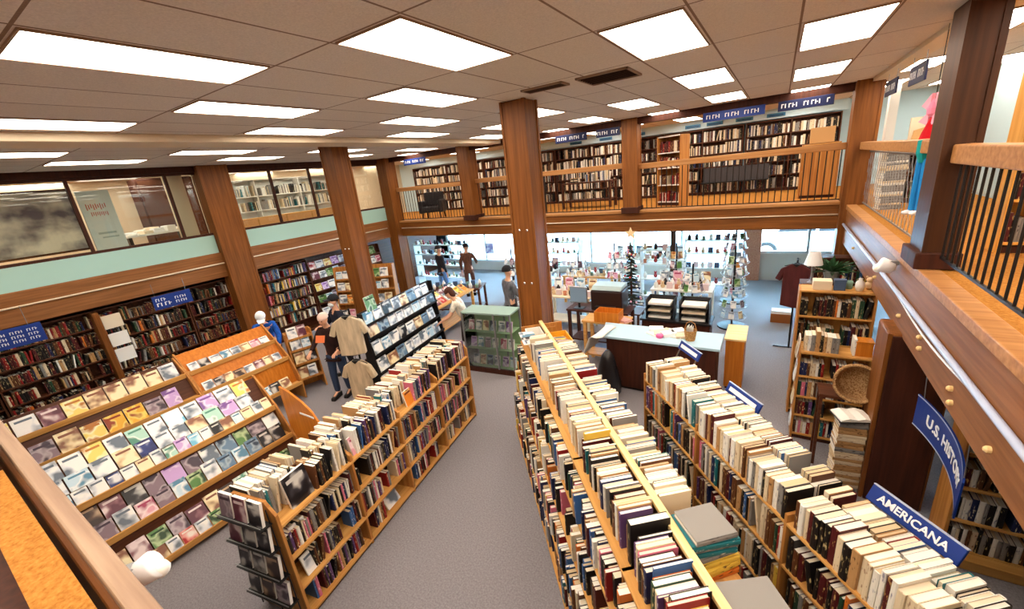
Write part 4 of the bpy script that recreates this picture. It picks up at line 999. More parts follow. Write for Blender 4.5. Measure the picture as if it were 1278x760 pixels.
# covers along its outer side
for k in range(4):
    booklet(Matrix.Translation((.372 - .004 * k, 5.86, .15 + k * .33)) @ Matrix.Rotation(R(-90), 4, 'Z') @ Matrix.Rotation(R(-6), 4, 'X'), .2, .26, .012, ('white', 'cream', 'white', 'cream')[k], 'outer side of the pillar bookcase')
FR2 = frame((.36, 6.35, 0), 0)
bookcase('taller dark-filled oak bookcase behind the pillar bookcase', FR2, .8, .3, 1.85, (.08, .4, .75, 1.12, 1.5), W_SHX, W_SHZ)
for z in (1.12, 1.5): row(FR2, .03, .77, .03, -1, z, P_DARK, f'{"top" if z > 1.3 else "second"} row of the taller bookcase behind', h=(.2, .28), d=(.14, .2), gap=.02, weight=1.1)
o = MB().box(0, .2, 0, .16, 0, .12).build('box_file', M_CREAM, loc=(.5, 6.4, 1.851), bevel=.004); tag(o, 'cream box standing on top of the taller pillar-side bookcase', 'box')
for k in range(4): gift(FR2, .42 + k * .1, .1 + .08 * (k % 2), 1.851, (2, 5, 0, 3)[k], 'taller pillar-side bookcase')
t = thing('potted_plant', 'green leafy plant on the bookcase beneath the side beam', 'plant', (.8, 7.55, 1.66))
MB().lathe([(.08, 0), (.11, .16), (.1, .17), (.02, .15)], 14).build('pot', mat('grey pot', (120, 124, 122), .5), t)
mb = MB()
for k in range(60):
    a = rnd.random() * 2 * PI; e = rnd.uniform(.1, 1.3); L_ = rnd.uniform(.2, .36)
    d_ = Vector((math.cos(a) * math.cos(e), math.sin(a) * math.cos(e), math.sin(e))); p = Vector((0, 0, .15)); s_ = d_.cross(Vector((0, 0, 1))).normalized() * .03
    mb.add([p, p + d_ * L_ * .5 + s_, p + d_ * L_ - Vector((0, 0, .05)), p + d_ * L_ * .5 - s_], [(0, 1, 2, 3)])
mb.build('foliage', mat('leaf', (52, 92, 58), .5), t)
bookcase('dark bookcase carrying the leafy plant under the side beam', frame((.42, 7.4, 0), 0), .62, .3, 1.65, (.08, .45, .85, 1.25), W_WALX)
for z in (.85, 1.25): row(frame((.42, 7.4, 0), 0), .03, .59, .03, -1, z, P_MIX, f'{"top" if z > 1 else "second"} row under the leafy plant', h=(.2, .3), d=(.14, .2))
t = thing('table_lamp', 'white shaded lamp on the dark bookcase by the leafy plant', 'lamp', (.56, 7.5, 1.65))
MB().lathe([(.06, 0), (.02, .03), (.02, .3)], 12).build('base', M_GREYM, t); MB().lathe([(.12, .28), (.07, .48), (.066, .48), (.115, .28)], 16).build('lamp_shade', M_SIGNW, t)
# wicker basket and stack of books
t0 = 'tall tan pile by dark pillar'
z = 0; PILE = frame((.86, 4.98, 0), R(8))
zt = stack(PILE, 0, 0, 0, 0, 21, pal('tan 6 cream 6 grey 2'), t0, h=(.235, .255), d=(.185, .2), t=(.036, .046), weight=3)
t = thing('basket', 'round wicker basket lying on its side above the tall tan pile', 'basket', (.9, 5.32, 1.12))
WK = mat('pale wicker', (188, 150, 104), .8, noise=((70, 70, 70), (140, 100, 60), .42, .6), bump=.6)
TB = Matrix.Rotation(R(70), 4, 'X')
MB().lathe([(.02, -.12), (.15, -.1), (.19, 0), (.2, .1), (.185, .1), (.175, 0), (.13, -.08), (.02, -.1)], 20, M=TB).build('wicker_bowl', WK, t)
MB().tube([(TB @ Vector((.2 * math.cos(a), .2 * math.sin(a), .11))) for a in [k * PI / 10 for k in range(21)]], .018, 6, caps=False).build('rim', WK, t)
tag(MB().box(-.24, .24, -.14, .15, 0, .035).box(-.23, -.2, -.13, -.1, -.92, 0).box(.2, .23, -.13, -.1, -.92, 0).box(-.23, -.2, .1, .13, -.92, 0).box(.2, .23, .1, .13, -.92, 0).build('stool', W_WALX, loc=(.83, 5.38, .92)), 'dark stool between the pillar bookcase and the tan pile', 'stool')
t = thing('open_book', 'open white book resting on top of the tall tan pile', 'book', (.86, 4.97, zt), R(20))
MB().box(-.16, .16, -.12, .12, 0, .006).build('cover', M_BLACK, t)
for s in (-1, 1):
    pr = [(0, .008), (0, .03), (s * .07, .045), (s * .15, .02), (s * .15, .006)]
    MB().prism(pr if s > 0 else pr[::-1], -.11, .11, 'y').build('page_block', M_PAPER, t)
# box on the floor by the entrance
t = thing('cardboard_box', 'small open brown box on the pale floor near the entrance', 'box', (.3, 10.2, 0))
MB().box(-.2, .2, -.13, .13, 0, .2).build('box_body', mat('brown card', (150, 86, 40), .8), t, bevel=.004); MB().box(-.19, .19, -.12, .12, .2, .26).build('paper_sheaf', M_PAPER, t)
# shelves against the right wall near entrance
bookcase('dark bookcase beside the entrance with a brown coat in front', frame((.62, 9.0, 0), 0), .9, .3, 1.7, (.08, .45, .85, 1.25), W_WALX)
for z in (.45, .85, 1.25): row(frame((.62, 9.0, 0), 0), .03, .87, .03, -1, z, P_MIX, f'{nth(int(z * 3))} shelf row beside the entrance', h=(.2, .3), d=(.14, .2))

# ---- N. bookcase under the side balcony with the U.S. HISTORY banner
FU = frame((1.5, 4.31, 0), 0)
bookcase('wide oak bookcase under the side balcony, behind the U.S. HISTORY banner', FU, 2.4, .34, 1.86, (.1, .42, .76, 1.1, 1.46), W_SHX, W_SHZ, dividers=(1.2,))
MB().box(0, 2.4, -.1, .0, 0, .1).build('step_board', W_SHX, bpy.data.objects[[o.name for o in bpy.data.objects if o.get('label', '').startswith('wide oak bookcase under')][0]], bevel=.006)
for z, nm in ((.1, 'lowest'), (.42, 'fourth'), (.76, 'third'), (1.1, 'second'), (1.46, 'top')):
    for a, b in ((.03, 1.18), (1.22, 2.37)): row(FU, a, b, .03, -1, z, P_DIM, f'{nm} row of the bookcase behind the banner', h=(.17, .26), d=(.14, .2), gap=.04, weight=1.1)
t = thing('banner', 'curved blue banner reading U.S. HISTORY hanging below the side beam', 'sign', (1.2, 3.94, 1.16))
LB, HB = 1.12, .3
def bend(x, z, y):   # x along banner (far = -), bowed
    f = x / (LB / 2)
    return (.0 + .09 * (1 - f * f) + y, -x, z - .03 * f)
n = 24; vs_ = []; 
for y in (0, .012):
    for i in range(n + 1):
        x = -LB / 2 + LB * i / n
        vs_ += [bend(x, 0, y), bend(x, HB, y)]
o_ = 2 * (n + 1); fs_ = []
for i in range(n):
    a = 2 * i
    fs_ += [(a, a + 2, a + 3, a + 1), (o_ + a + 1, o_ + a + 3, o_ + a + 2, o_ + a), (a + 1, a + 3, o_ + a + 3, o_ + a + 1), (a, o_ + a, o_ + a + 2, a + 2)]
fs_ += [(0, 1, o_ + 1, o_), (2 * n, o_ + 2 * n, o_ + 2 * n + 1, 2 * n + 1)]
MB().add(vs_, fs_).build('banner_cloth', M_BLUE, t)
put_text('U.S. HISTORY', .136, M_SIGNW, t, Matrix.Identity(4), fn=lambda p: bend(p.x, p.y + HB / 2, -.004 - p.z))
eb = MB()
for zz in (0, HB - .012):
    v2 = []
    for i in range(n + 1):
        x = -LB / 2 + LB * i / n; v2 += [bend(x, zz, -.003), bend(x, zz + .012, -.003)]
    eb.add(v2, [(2 * i, 2 * i + 2, 2 * i + 3, 2 * i + 1) for i in range(n)])
eb.build('border', M_STRIP, t)
for s in (-1, 1): MB().tube([bend(s * .5, HB, .006), (0, -s * .5, .7)], .004, 5).build('wire', M_GREYM, t)

# ---- O. balcony level: far side
FBX = [(-13.0, 3.6), (-9.35, 2.9), (-6.4, 3.5), (-2.85, 2.0), (-.8, 2.0)]
lab = ['behind the dark armchair', 'hidden partly by the far post', 'behind the balcony table', 'just past the balcony post', 'nearest the corner post']
for k, (x, L) in enumerate(FBX):
    F = frame((x, 13.25, ZM), 0)
    bookcase(f'dark balcony bookcase against the pale blue wall, {lab[k]}', F, L, .3, 1.76, (.08, .42, .76, 1.1, 1.43), W_WALX, W_WALN, dividers=(L / 2,))
    for z, nm in ((.08, 'lowest'), (.42, 'fourth'), (.76, 'third'), (1.1, 'second'), (1.43, 'top')):
        for a, b in ((.04, L / 2 - .03), (L / 2 + .03, L - .04)):
            row(F, a, b, .03, -1, z, P_DIM, f'{nm} row of the balcony bookcase {lab[k]}', h=(.2, .28), d=(.15, .2), t=(.02, .05), gap=.03, weight=.8)
for k, x in enumerate((-5.6, -4.6, -3.6, -2.1, -1.55, -.85, -.15)):
    o = hang_sign(f'little blue category card over the balcony bookcases, {nth(k + 1)} from the central post', Matrix.Translation((x, 13.2, ZM + 1.83)), .4, .085, mat('card blue', (60, 120, 160), .5), [], 0, 'category_card')
    MB().box(-.16, .16, -.003, 0, .025, .045).build('lettering', M_NAVY, o)
struct(MB().box(-13.1, 1.3, 13.25, 13.27, ZM + 1.79, ZC).build('trim_7', M_PALEBLUE))
for k, (x, L, m, lb) in enumerate(((-.82, 1.06, M_BLUE, 'blue hanging sign with white lettering above the balcony, middle bay'), (.32, .82, M_NAVY, 'dark hanging sign with white lettering above the balcony, next to corner post'),
                                   (-4.2, .8, M_NAVY, 'dark hanging sign above the balcony beside the central post'), (-3.3, .55, M_NAVY, 'short dark hanging sign beside the balcony post'), (-9.3, .9, M_BLUE, 'blue hanging sign above the armchair on the balcony'))):
    hang_sign(lb, Matrix.Translation((x, 9.62, 4.27)), L, .17, m, [(-L * .44, L * .44, .05, .07)])
def armchair(label, x, y, rot, m):
    t = thing('armchair', label, 'chair', (x, y, ZM), rot)
    MB().box(-.33, .33, -.3, .3, .22, .42).build('seat', m, t, bevel=.05); MB().box(-.33, .33, .2, .34, .4, .85).build('backrest', m, t, bevel=.05)
    for s in (-1, 1): MB().box(s * .33 - .07, s * .33 + .07, -.32, .3, .2, .6).build('armrest', m, t, bevel=.05)
    for sx in (-1, 1):
        for sy in (-1, 1): MB().tube([(sx * .28, sy * .25, .22), (sx * .3, sy * .27, 0)], .025, 6).build('leg', W_DRK, t)
armchair('dark rounded armchair on the balcony by the corner post', -9.6, 10.45, R(25), mat('charcoal leather', (40, 36, 38), .4))
t = low_table('dark balcony table piled with books beside the central post', frame((-5.3, 11.2, ZM), 0), 1.5, .6, .72, W_WALX)
stack(frame((-5.3, 11.2, ZM), 0), .35, .3, .721, 0, 4, P_PALE, 'pile on the balcony table')
row(frame((-5.3, 11.2, ZM), 0), .7, 1.35, .2, -1, .721, P_PALE, 'row on the balcony table', h=(.18, .26), d=(.15, .2))
o = thing('speaker', 'black box speaker on the balcony floor beside the central post', 'speaker', (-5.75, 10.6, ZM)); MB().box(-.2, .2, -.15, .15, 0, 1.0).build('cabinet', M_BLKP, o, bevel=.01); MB().box(-.17, .17, -.156, -.15, .08, .92).build('grille', M_BLACK, o)
t = bookcase('oak book stand with an open front facing the stair, past the balcony post', frame((-2.55, 11.0, ZM), R(-20)), .62, .4, 1.62, (.1, .5, .9, 1.25), M_WHITE, W_SHZ)
for z in (.1, .5, .9, 1.25): row(frame((-2.55, 11.0, ZM), R(-20)), .04, .58, .06, -1, z, pal('maroon 4 red 3 cream 2 brown 3 white 1'), 'book stand past the balcony post', h=(.2, .26), d=(.15, .2))
o = MB()
for k in range(31): o.box(-.75 + k * .05, -.75 + k * .05 + .047, 0, .14, 0, .36 + .006 * (k % 3))
o = o.build('binder_row', mat('charcoal binders', (62, 60, 64), .6), loc=(-1.0, 12.9, ZM + .36))
tag(o, 'long run of charcoal bound volumes standing before the balcony bookcase', 'volumes', kind='stuff')
t = thing('bench', 'low black bench under the charcoal volumes on the balcony', 'bench', (-1.8, 12.85, ZM))
MB().box(0, 1.6, 0, .26, .33, .36).build('seat', M_BLACK, t)
for x in (.06, 1.54):
    for y in (.04, .22): MB().tube([(x, y, 0), (x, y, .33)], .018, 6).build('leg', M_BLACK, t)
t = thing('cardboard_box', 'tan box against the balcony corner post', 'box', (.72, 11.2, ZM + 1.1)); MB().box(-.2, .2, -.15, .15, 0, .3).build('box_body', mat('tan card', (206, 160, 106), .8), t, bevel=.005); MB().box(-.2, .2, -.03, .03, .3, .303).build('tape', M_CREAM, t)
t = bookcase('honey oak cabinet under the tan box by the corner post', frame((.4, 11.0, ZM), 0), .64, .4, 1.09, (.1, .55), W_SHX, W_SHZ)
MB().box(.03, .61, -.012, 0, .06, 1.06).build('door', W_SHZ, t)

# ---- P. balcony level: side
FY = frame((1.74, 5.45, ZM), 0)
bookcase('yellow pine bookcase of dark books behind the iron balusters', FY, 2.2, .32, 1.9, (.1, .48, .86, 1.24, 1.56), W_YEL, W_YEL, dividers=(1.1,))
for z, nm in ((.1, 'lowest'), (.48, 'fourth'), (.86, 'third'), (1.24, 'second'), (1.56, 'top')):
    for a, b in ((.03, 1.08), (1.12, 2.17)): row(FY, a, b, .03, -1, z, pal('black 9 maroon 2 grey 2 cream 1 white 1 navy 2'), f'{nm} row of the yellow pine bookcase', h=(.2, .29), d=(.15, .2), gap=.02, weight=1)
FZ = frame((1.74, 9.5, ZM), 0)
bookcase('low dark bookcase behind the hanging cloth figure on the side balcony', FZ, .85, .3, .84, (.08, .45), W_WALX)
for z in (.08, .45): row(FZ, .03, .82, .03, -1, z, P_DARK, f'{"top" if z > .3 else "lowest"} row behind the cloth figure', h=(.2, .3), d=(.15, .2))
struct(MB().box(1.62, 1.75, 10.6, 10.8, ZM, ZC).build('column_side', M_WHITE))
stack(frame((1.52, 8.85, ZM), 0), 0, 0, 0, R(10), 26, pal('grey 6 cream 2 white 1'), 'tall grey pile on the side balcony', h=(.26, .28), d=(.2, .22), t=(.028, .04))
struct(MB().box(2.9, 2.95, 6.2, 13.6, ZM, ZC).build('wall_right_upper', M_PALEBLUE))
t = thing('leaning_poster', 'pale printed panels leaning on the dark side balcony bookcase', 'panel', (2.1, 9.62, ZM + .842), R(8))
MB().box(-.34, .1, 0, .02, 0, .5).build('sheet', M_CREAM, t); MB().prism([(-.34, 0), (.3, 0), (.12, .42), (-.3, .3)], -.06, -.045, 'y').build('sheet', mat('tan card', (206, 160, 106), .8), t); MB().box(-.05, .4, .03, .05, 0, .66).build('sheet', M_PAPER, t)
hang_sign('dark sign with white patch hanging over the side balcony, nearer the corner', Matrix.Translation((1.25, 8.3, 4.2)) @ Matrix.Rotation(R(-90), 4, 'Z'), .7, .2, M_NAVY, [(-.3, .3, .06, .08)], .1)
hang_sign('dark sign with white patch hanging over the side balcony, nearer the cloth figure', Matrix.Translation((1.25, 6.9, 4.2)) @ Matrix.Rotation(R(-90), 4, 'Z'), .7, .2, M_NAVY, [(-.3, .3, .06, .08)], .1)
# hanging cloth figure (windsock-like)
t = thing('cloth_figure', 'hanging cloth figure with pink top, red and teal middle and long blue legs', 'cloth figure', (1.2, 5.72, 2.93), R(-60))
cl = lambda n_, c: mat('felt ' + n_, c, .9)
MB().lathe([(.02, .87), (.045, .9), (.05, .95), (.03, 1.0), (.01, 1.03)], 12).build('bow', cl('pink', (236, 140, 170)), t)
MB().prism([(-.11, .98), (-.02, 1.08), (-.02, .92)], -.02, .02, 'y').prism([(.11, .98), (.02, .92), (.02, 1.08)], -.02, .02, 'y').prism([(-.12, .84), (-.02, .92), (-.02, .8)], -.02, .02, 'y').prism([(.12, .84), (.02, .8), (.02, .92)], -.02, .02, 'y').build('ribbon', cl('pink light', (244, 170, 190)), t)
MB().lathe([(.07, .68), (.055, .74), (.012, .87)], 12).build('red_panel', cl('red', (196, 20, 34)), t)
MB().lathe([(.04, .46), (.07, .55), (.07, .67)], 12).build('teal_panel', cl('teal', (20, 150, 150)), t)
for s in (-1, 1):
    MB().tube([(s * .03, 0, .5), (s * .035, 0, .25), (s * .04, 0, .0)], [.034, .03, .028], 10).build('blue_leg', cl('blue', (30, 130, 200)), t)
    MB().ball((s * .045, -.03, -.02), (.03, .06, .025), 10).build('white_shoe', M_SIGNW, t)
MB().tube([(0, 0, 1.03), (0, 0, ZC - 2.85)], .004, 5).build('cord', M_BLACK, t)

# ---- Q. room behind the picture windows
t = thing('painting', 'large misty grey and violet painting behind the picture window nearest the stair', 'painting', (-11.6, 1.1, ZM + .62), R(90))
MB().box(-1.2, 1.38, 0, .05, 0, 1.1).build('canvas', mat('misty paint', (84, 76, 92), .6, noise=((1.8, 1.8, 2.2), (244, 234, 214), .36, .62)), t)
MB().box(-1.24, 1.42, -.01, .06, -.04, 0).box(-1.24, 1.42, -.01, .06, 1.1, 1.14).box(-1.24, -1.2, -.01, .06, -.04, 1.14).box(1.38, 1.42, -.01, .06, -.04, 1.14).build('picture_frame', W_DRK, t)
t = thing('notice_board', 'white notice board with red script behind the picture window', 'sign', (-11.5, 2.82, ZM + .54), R(90))
MB().box(-.25, .25, 0, .03, 0, 1.15).build('board', mat('notice white', (220, 228, 224), .5), t)
mb = MB()
for k in range(9): mb.box(-.17 + k * .035, -.155 + k * .035, -.005, 0, .78 + .02 * (k % 3), .9 - .015 * (k % 2)); mb.box(-.13 + k * .03, -.118 + k * .03, -.005, 0, .66 + .02 * (k % 2), .74)
mb.build('lettering', mat('red ink', (196, 96, 90), .6), t)
MB().box(-.14, .14, -.004, 0, .3, .34).box(-.1, .16, -.004, 0, .22, .25).build('small_print', mat('grey ink', (170, 186, 180), .6), t)
t = thing('desk', 'white desk heaped with papers behind the picture window', 'desk', (-11.7, 3.75, ZM), R(90))
MB().box(-.6, .6, 0, .7, .68, .72).build('desk_top', M_WHITE, t)
for s in (-1, 1): MB().box(s * .55 - .03, s * .55 + .03, .05, .65, 0, .68).build('leg', M_BLACK, t)
for k in range(10):
    tag(MB().box(-.12, .12, -.09, .09, 0, .03 + .03 * (k % 4)).build('paper_pile', [M_PAPER, M_CREAM, M_SIGNW][k % 3], loc=(-11.85 - .3 * (k // 5), 3.3 + .22 * (k % 5), ZM + .72), rotz=R(rnd.uniform(-30, 30))), 'pile of papers on the white desk behind the picture window', 'papers', group='paper piles on the office desk')
t = thing('cabinet', 'tall dark cupboard beside the white desk behind the picture window', 'cabinet', (-13.0, 4.6, ZM), R(90))
MB().box(-.6, .6, 0, .5, 0, 1.95).build('cabinet_body', W_DRK, t, bevel=.01)
for s in (-1, 1): d_ = MB().box(min(0, s * .57) + .01, max(0, s * .57) - .01, -.02, 0, .05, 1.9).build('door', W_WALN, t); MB().tube([(s * .05, -.04, .9), (s * .05, -.04, 1.05)], .01, 6).build('handle', M_CHROME, d_)
struct(MB().box(-11.45, -11.22, 4.0, 4.3, ZM, ZC).build('column_office', M_CREAM))
t = thing('cabinet', 'row of orange-fronted low cabinets behind the second picture window', 'cabinet', (-11.9, 7.2, ZM), R(90))
MB().box(-2.0, 2.0, 0, .45, 0, .72).build('cabinet_body', W_SHX, t)
for k in range(5): MB().box(-1.98 + k * .8, -1.22 + k * .8, -.02, 0, .05, .7).build('door', mat('peach laminate', (226, 166, 110), .5), t)
F = frame((-12.6, 5.2, ZM), R(90))
bookcase('white shelves of papers behind the second picture window', F, 4.0, .3, 1.75, (.1, .5, .9, 1.3), M_WHITE, M_WHITE, dividers=(1.33, 2.66))
for z in (.9, 1.3):
    for a in (.03, 1.36, 2.69): row(F, a, a + 1.28, .03, -1, z, pal('grey 4 white 3 teal 1 black 2 cream 2'), f'{"top" if z > 1 else "second"} row on the white office shelves', h=(.18, .3), d=(.15, .2), gap=.1)
struct(MB().box(-14.2, -14.1, -4, 13.6, ZM, ZC).build('wall_office', M_CREAM))
tag(MB().box(0, .35, 0, .03, 0, .5).box(.02, .33, -.004, 0, .03, .47).build('picture_frame', W_ORG, loc=(-11.3, .25, ZM + .5), rotz=R(90)), 'small orange wooden picture frame edge by the large misty painting', 'picture frame')

# ------------------------------------------------------------------ people
def skin_mesh(verts, edges, level=1):
    """verts: list of (pos, rx, ry)"""
    me = bpy.data.meshes.new('body'); me.from_pydata([v[0] for v in verts], edges, [])
    o = bpy.data.objects.new('body', me); COL.objects.link(o)
    o.modifiers.new('skin', 'SKIN').use_smooth_shade = True
    sv = me.skin_vertices[0].data
    for i, v in enumerate(verts): sv[i].radius = (v[1], v[2]); sv[i].use_root = (i == 0)
    s = o.modifiers.new('sub', 'SUBSURF'); s.levels = level; s.render_levels = level
    dg = bpy.context.evaluated_depsgraph_get(); dg.update()
    out = bpy.data.meshes.new_from_object(o.evaluated_get(dg))
    bpy.data.objects.remove(o); bpy.data.meshes.remove(me)
    out.polygons.foreach_set('use_smooth', [True] * len(out.polygons))
    return out
def mesh_obj(me, name, m, parent):
    me.materials.clear(); me.materials.append(m)
    o = bpy.data.objects.new(name, me); COL.objects.link(o)
    if parent: o.parent = parent
    return o

def person(label, loc, rot, k=1.0, lean=0, hands=None, stride=.06, skin=(214, 160, 130), top=(60, 30, 24), legs=(40, 50, 70), shoe=(24, 20, 20),
           hair=(220, 200, 190), hairkind='short', hat=None, mask=None, skirt=None, sleeves='long', bow=0):
    """faces local -y; +x is the person's left"""
    root = thing('person', label, 'person', loc, rot); root.scale = (k, k, k)
    L = Matrix.Translation((0, 0, .95)) @ Matrix.Rotation(R(lean), 4, 'X') @ Matrix.Translation((0, 0, -.95))
    B = L @ Matrix.Translation((0, .02, 1.5)) @ Matrix.Rotation(R(bow), 4, 'X') @ Matrix.Translation((0, -.02, -1.5))
    T = lambda p: L @ Vector(p)
    H = lambda p: B @ Vector(p)
    hands = hands or {}
    V = []; E_ = []
    def v(p, rx, ry=None, par=None):
        V.append((Vector(p), rx, ry if ry else rx)); i = len(V) - 1
        if par is not None: E_.append((par, i))
        return i
    pel = v((0, 0, .95), .135, .1)
    sp = v(T((0, .01, 1.12)), .12, .09, pel); ch = v(T((0, .0, 1.3)), .14, .1, sp); nk = v(T((0, .015, 1.44)), .07, .06, ch)
    n2 = v(H((0, .0, 1.52)), .05, .05, nk); jw = v(H((0, -.025, 1.575)), .058, .07, n2); hd = v(H((0, -.005, 1.65)), .074, .09, jw); cr = v(H((0, .005, 1.725)), .055, .065, hd)
    v(H((0, -.11, 1.63)), .013, .012, hd)
    for s in (-1, 1): v(H((s * .088, .01, 1.635)), .014, .02, hd)
    J = {}
    for s in (-1, 1):
        hip = v((s * .095, .0, .88), .085, .085, pel); kn = v((s * .1, -.02 + s * stride * .5, .49), .058, .06, hip)
        an = v((s * .1, .02 + s * stride, .1), .038, .042, kn); v((s * .11, -.13 + s * stride, .045), .036, .028, an)
        sh = v(T((s * .175, .01, 1.4)), .058, .055, ch)
        tgt = hands.get(s, (s * .25, -.04, .84)); S = V[sh][0]; W_ = Vector(tgt)
        d = W_ - S; dist = d.length; up_, fo = .29, .27
        if dist > .55: W_ = S + d * (.55 / dist); d = W_ - S; dist = .55
        a = (up_ ** 2 - fo ** 2 + dist ** 2) / (2 * dist); hh = math.sqrt(max(0, up_ ** 2 - a * a))
        pole = Vector((s * .6, .6, -.5)); pole -= d * (pole.dot(d) / d.length_squared); pole.normalize()
        El = S + d.normalized() * a + pole * hh
        el = v(El, .04, .04, sh); wr = v(W_, .027, .024, el)
        J[s] = (S, El, W_)
        f = (W_ - El).normalized(); side = f.cross(Vector((0, 0, 1))); side = side.normalized() if side.length > .1 else Vector((1, 0, 0)); nrm = side.cross(f)
        pm = v(W_ + f * .045, .03, .016, wr)
        for q in range(4):
            off = (q - 1.5) * .019; ln = (.034, .04, .037, .028)[q]
            k1 = v(W_ + f * .085 + side * off, .0095, .0095, pm); k2 = v(W_ + f * (.085 + ln) + side * off * 1.1 - nrm * .012 * 1, .0085, .0085, k1)
            v(W_ + f * (.085 + ln * 1.7) + side * off * 1.1 - nrm * .034, .0075, .0075, k2)
        t1 = v(W_ + f * .05 + side * -s * .038 - nrm * .01, .0105, .0105, pm); v(W_ + f * .085 + side * -s * .05 - nrm * .02, .0085, .0085, t1)
    SK = mat('skin ' + str(skin), skin, .5)
    mesh_obj(skin_mesh(V, E_, 1), 'body', SK, root)
    # eyes and mouth
    for s in (-1, 1): MB().ball(H((s * .032, -.088, 1.655)), .01, 8).build('eye', M_BLACK, root, smooth=True)
    MB().tube([H((-.025, -.095, 1.585)), H((0, -.102, 1.583)), H((.025, -.095, 1.585))], .006, 6).build('mouth', mat('lips', (170, 90, 84), .5), root)
    # upper garment
    V = []; E_ = []; g = .018
    c0 = v(T((0, .005, .93)), .15 + g * .4, .115 + g * .4); c1 = v(T((0, .01, 1.12)), .13 + g, .1 + g, c0); c2 = v(T((0, 0, 1.3)), .145 + g, .105 + g, c1); v(T((0, .012, 1.425)), .078 + g * .6, .07 + g * .6, c2)
    if not skirt: v(T((0, .005, .84)), .15 + g, .115 + g, c0)
    for s in (-1, 1):
        S, El, W_ = J[s]
        a = v(S, .064 + g * .5, .062 + g * .5, c2)
        if sleeves == 'long': b = v(El, .046 + g * .5, .046 + g * .5, a); v(W_ - (W_ - El) * .08, .034 + g * .4, .034 + g * .4, b)
        else: v(S + (El - S) * .75, .05 + g * .5, .05 + g * .5, a)
    mesh_obj(skin_mesh(V, E_, 1), 'shirt' if sleeves != 'long' else 'jacket', mat('cloth ' + str(top), top, .85, noise=((22, 22, 8), tuple(int(c * .8) for c in top), .4, .65)), root)
    # trousers or skirt
    ML = mat('cloth ' + str(legs), legs, .85)
    if skirt:
        MB().lathe([(.10, .48), (.2, .47), (.19, .6), (.17, .85), (.145, .98), (.1, .99)], 18, M=Matrix.Diagonal((1, .8, 1, 1))).build('skirt', ML, root, smooth=True)
    V = []; E_ = []
    p0 = v((0, .0, .95), .145, .112)
    for s in (-1, 1):
        h_ = v((s * .095, 0, .86), .098, .096, p0); kn = v((s * .1, -.02 + s * stride * .5, .49), .07, .072, h_); v((s * .1, .02 + s * stride, .1), .056, .06, kn)
    if not skirt: mesh_obj(skin_mesh(V, E_, 1), 'trousers', ML, root)
    for s in (-1, 1):
        MB().prism([(.075 + s * stride, 0), (.08 + s * stride, .1), (-.02 + s * stride, .11), (-.1 + s * stride, .075), (-.175 + s * stride, .06), (-.19 + s * stride, 0)], s * .1 - .048, s * .1 + .048, 'x').build('shoe', mat('shoe ' + str(shoe), shoe, .4), root, bevel=.015)
    # hair
    MH = mat('hair ' + str(hair), hair, .8)
    hb = MB().ball((0, .022, 1.675), (.094, .108, .095), 14, zlo=-.15)
    if hairkind == 'bob': hb.ball((0, .055, 1.62), (.1, .07, .12), 12)
    if hairkind == 'bun': hb.ball((0, .13, 1.68), .05, 10)
    hb.v = [tuple(B @ Vector(p)) for p in hb.v]
    hb.build('hair', MH, root, smooth=True)
    if hat:
        c = MB().ball((0, .01, 1.695), (.1, .116, .1), 16, zlo=0).prism([(-.08, -.09), (-.055, -.19), (.055, -.19), (.08, -.09)], 1.69, 1.705, 'z')
        c.v = [tuple(B @ Vector(p)) for p in c.v]; c.build('cap', mat('cap ' + str(hat), hat, .8), root)
    if mask:
        c = MB().ball((0, -.06, 1.585), (.066, .062, .058), 12); c.v = [tuple(B @ Vector(p)) for p in c.v]; c.build('face_mask', mat('mask', mask, .8), root, smooth=True)
    return root

person('man with pale hair in dark brown jacket and jeans standing with an orange paper', (-6.72, 4.06, 0), R(20), .97, lean=4, hands={1: (.3, -.3, 1.08), -1: (-.28, -.28, 1.05)}, top=(46, 22, 20), legs=(44, 58, 84), hair=(232, 200, 186), bow=14)
o = MB().box(-.09, .09, 0, .006, 0, .13).build('leaflet', mat('orange paper', (226, 116, 66), .6), loc=(-6.62, 3.78, 1.22), rotz=R(20)); o.rotation_euler.x = R(-25)
tag(o, 'orange leaflet held up by the man in the dark brown jacket', 'leaflet')
person('person in black cap, white face mask and dark blue top facing the brown-jacketed man', (-7.45, 4.75, 0), R(-10), .99, hands={1: (.28, -.3, 1.1), -1: (-.2, -.3, 1.15)}, top=(28, 32, 50), legs=(30, 28, 34), hat=(26, 28, 36), mask=(226, 230, 236), hair=(40, 26, 20))
person('woman in white blouse and black skirt leaning over the display behind low bookcase', (-5.35, 6.3, 0), R(-62), .95, lean=24, hands={1: (.2, -.52, .98), -1: (-.16, -.5, .95)}, top=(232, 224, 208), legs=(34, 16, 18), hair=(70, 34, 24), hairkind='bob', skirt=True, sleeves='short', bow=10)
person('person in grey shirt and black cap beside the central post', (-4.95, 7.45, 0), R(150), 1.0, hands={1: (.2, -.3, 1.0), -1: (-.2, -.3, 1.0)}, top=(104, 104, 112), legs=(26, 20, 24), hair=(30, 22, 20), hat=(24, 22, 26))
person('person in black top and blue jeans among far shelves near the window', (-9.1, 9.85, 0), R(160), 1.0, hands={1: (.2, -.28, 1.05)}, top=(36, 32, 40), legs=(96, 134, 180), hair=(30, 20, 18), stride=.12)
person('person in brown coat standing beside the one in blue jeans', (-8.3, 10.25, 0), R(200), .99, top=(110, 72, 56), legs=(96, 64, 52), hair=(34, 22, 20), hands={-1: (-.2, -.3, 1.05)})
person('person in bright blue jacket and white cap bending behind the far tiered rack', (-8.75, 3.95, 0), R(60), .95, lean=22, hands={1: (.2, -.5, .95), -1: (-.15, -.5, .95)}, top=(24, 90, 190), legs=(40, 40, 50), hair=(90, 80, 70), hat=(230, 238, 244), bow=15)

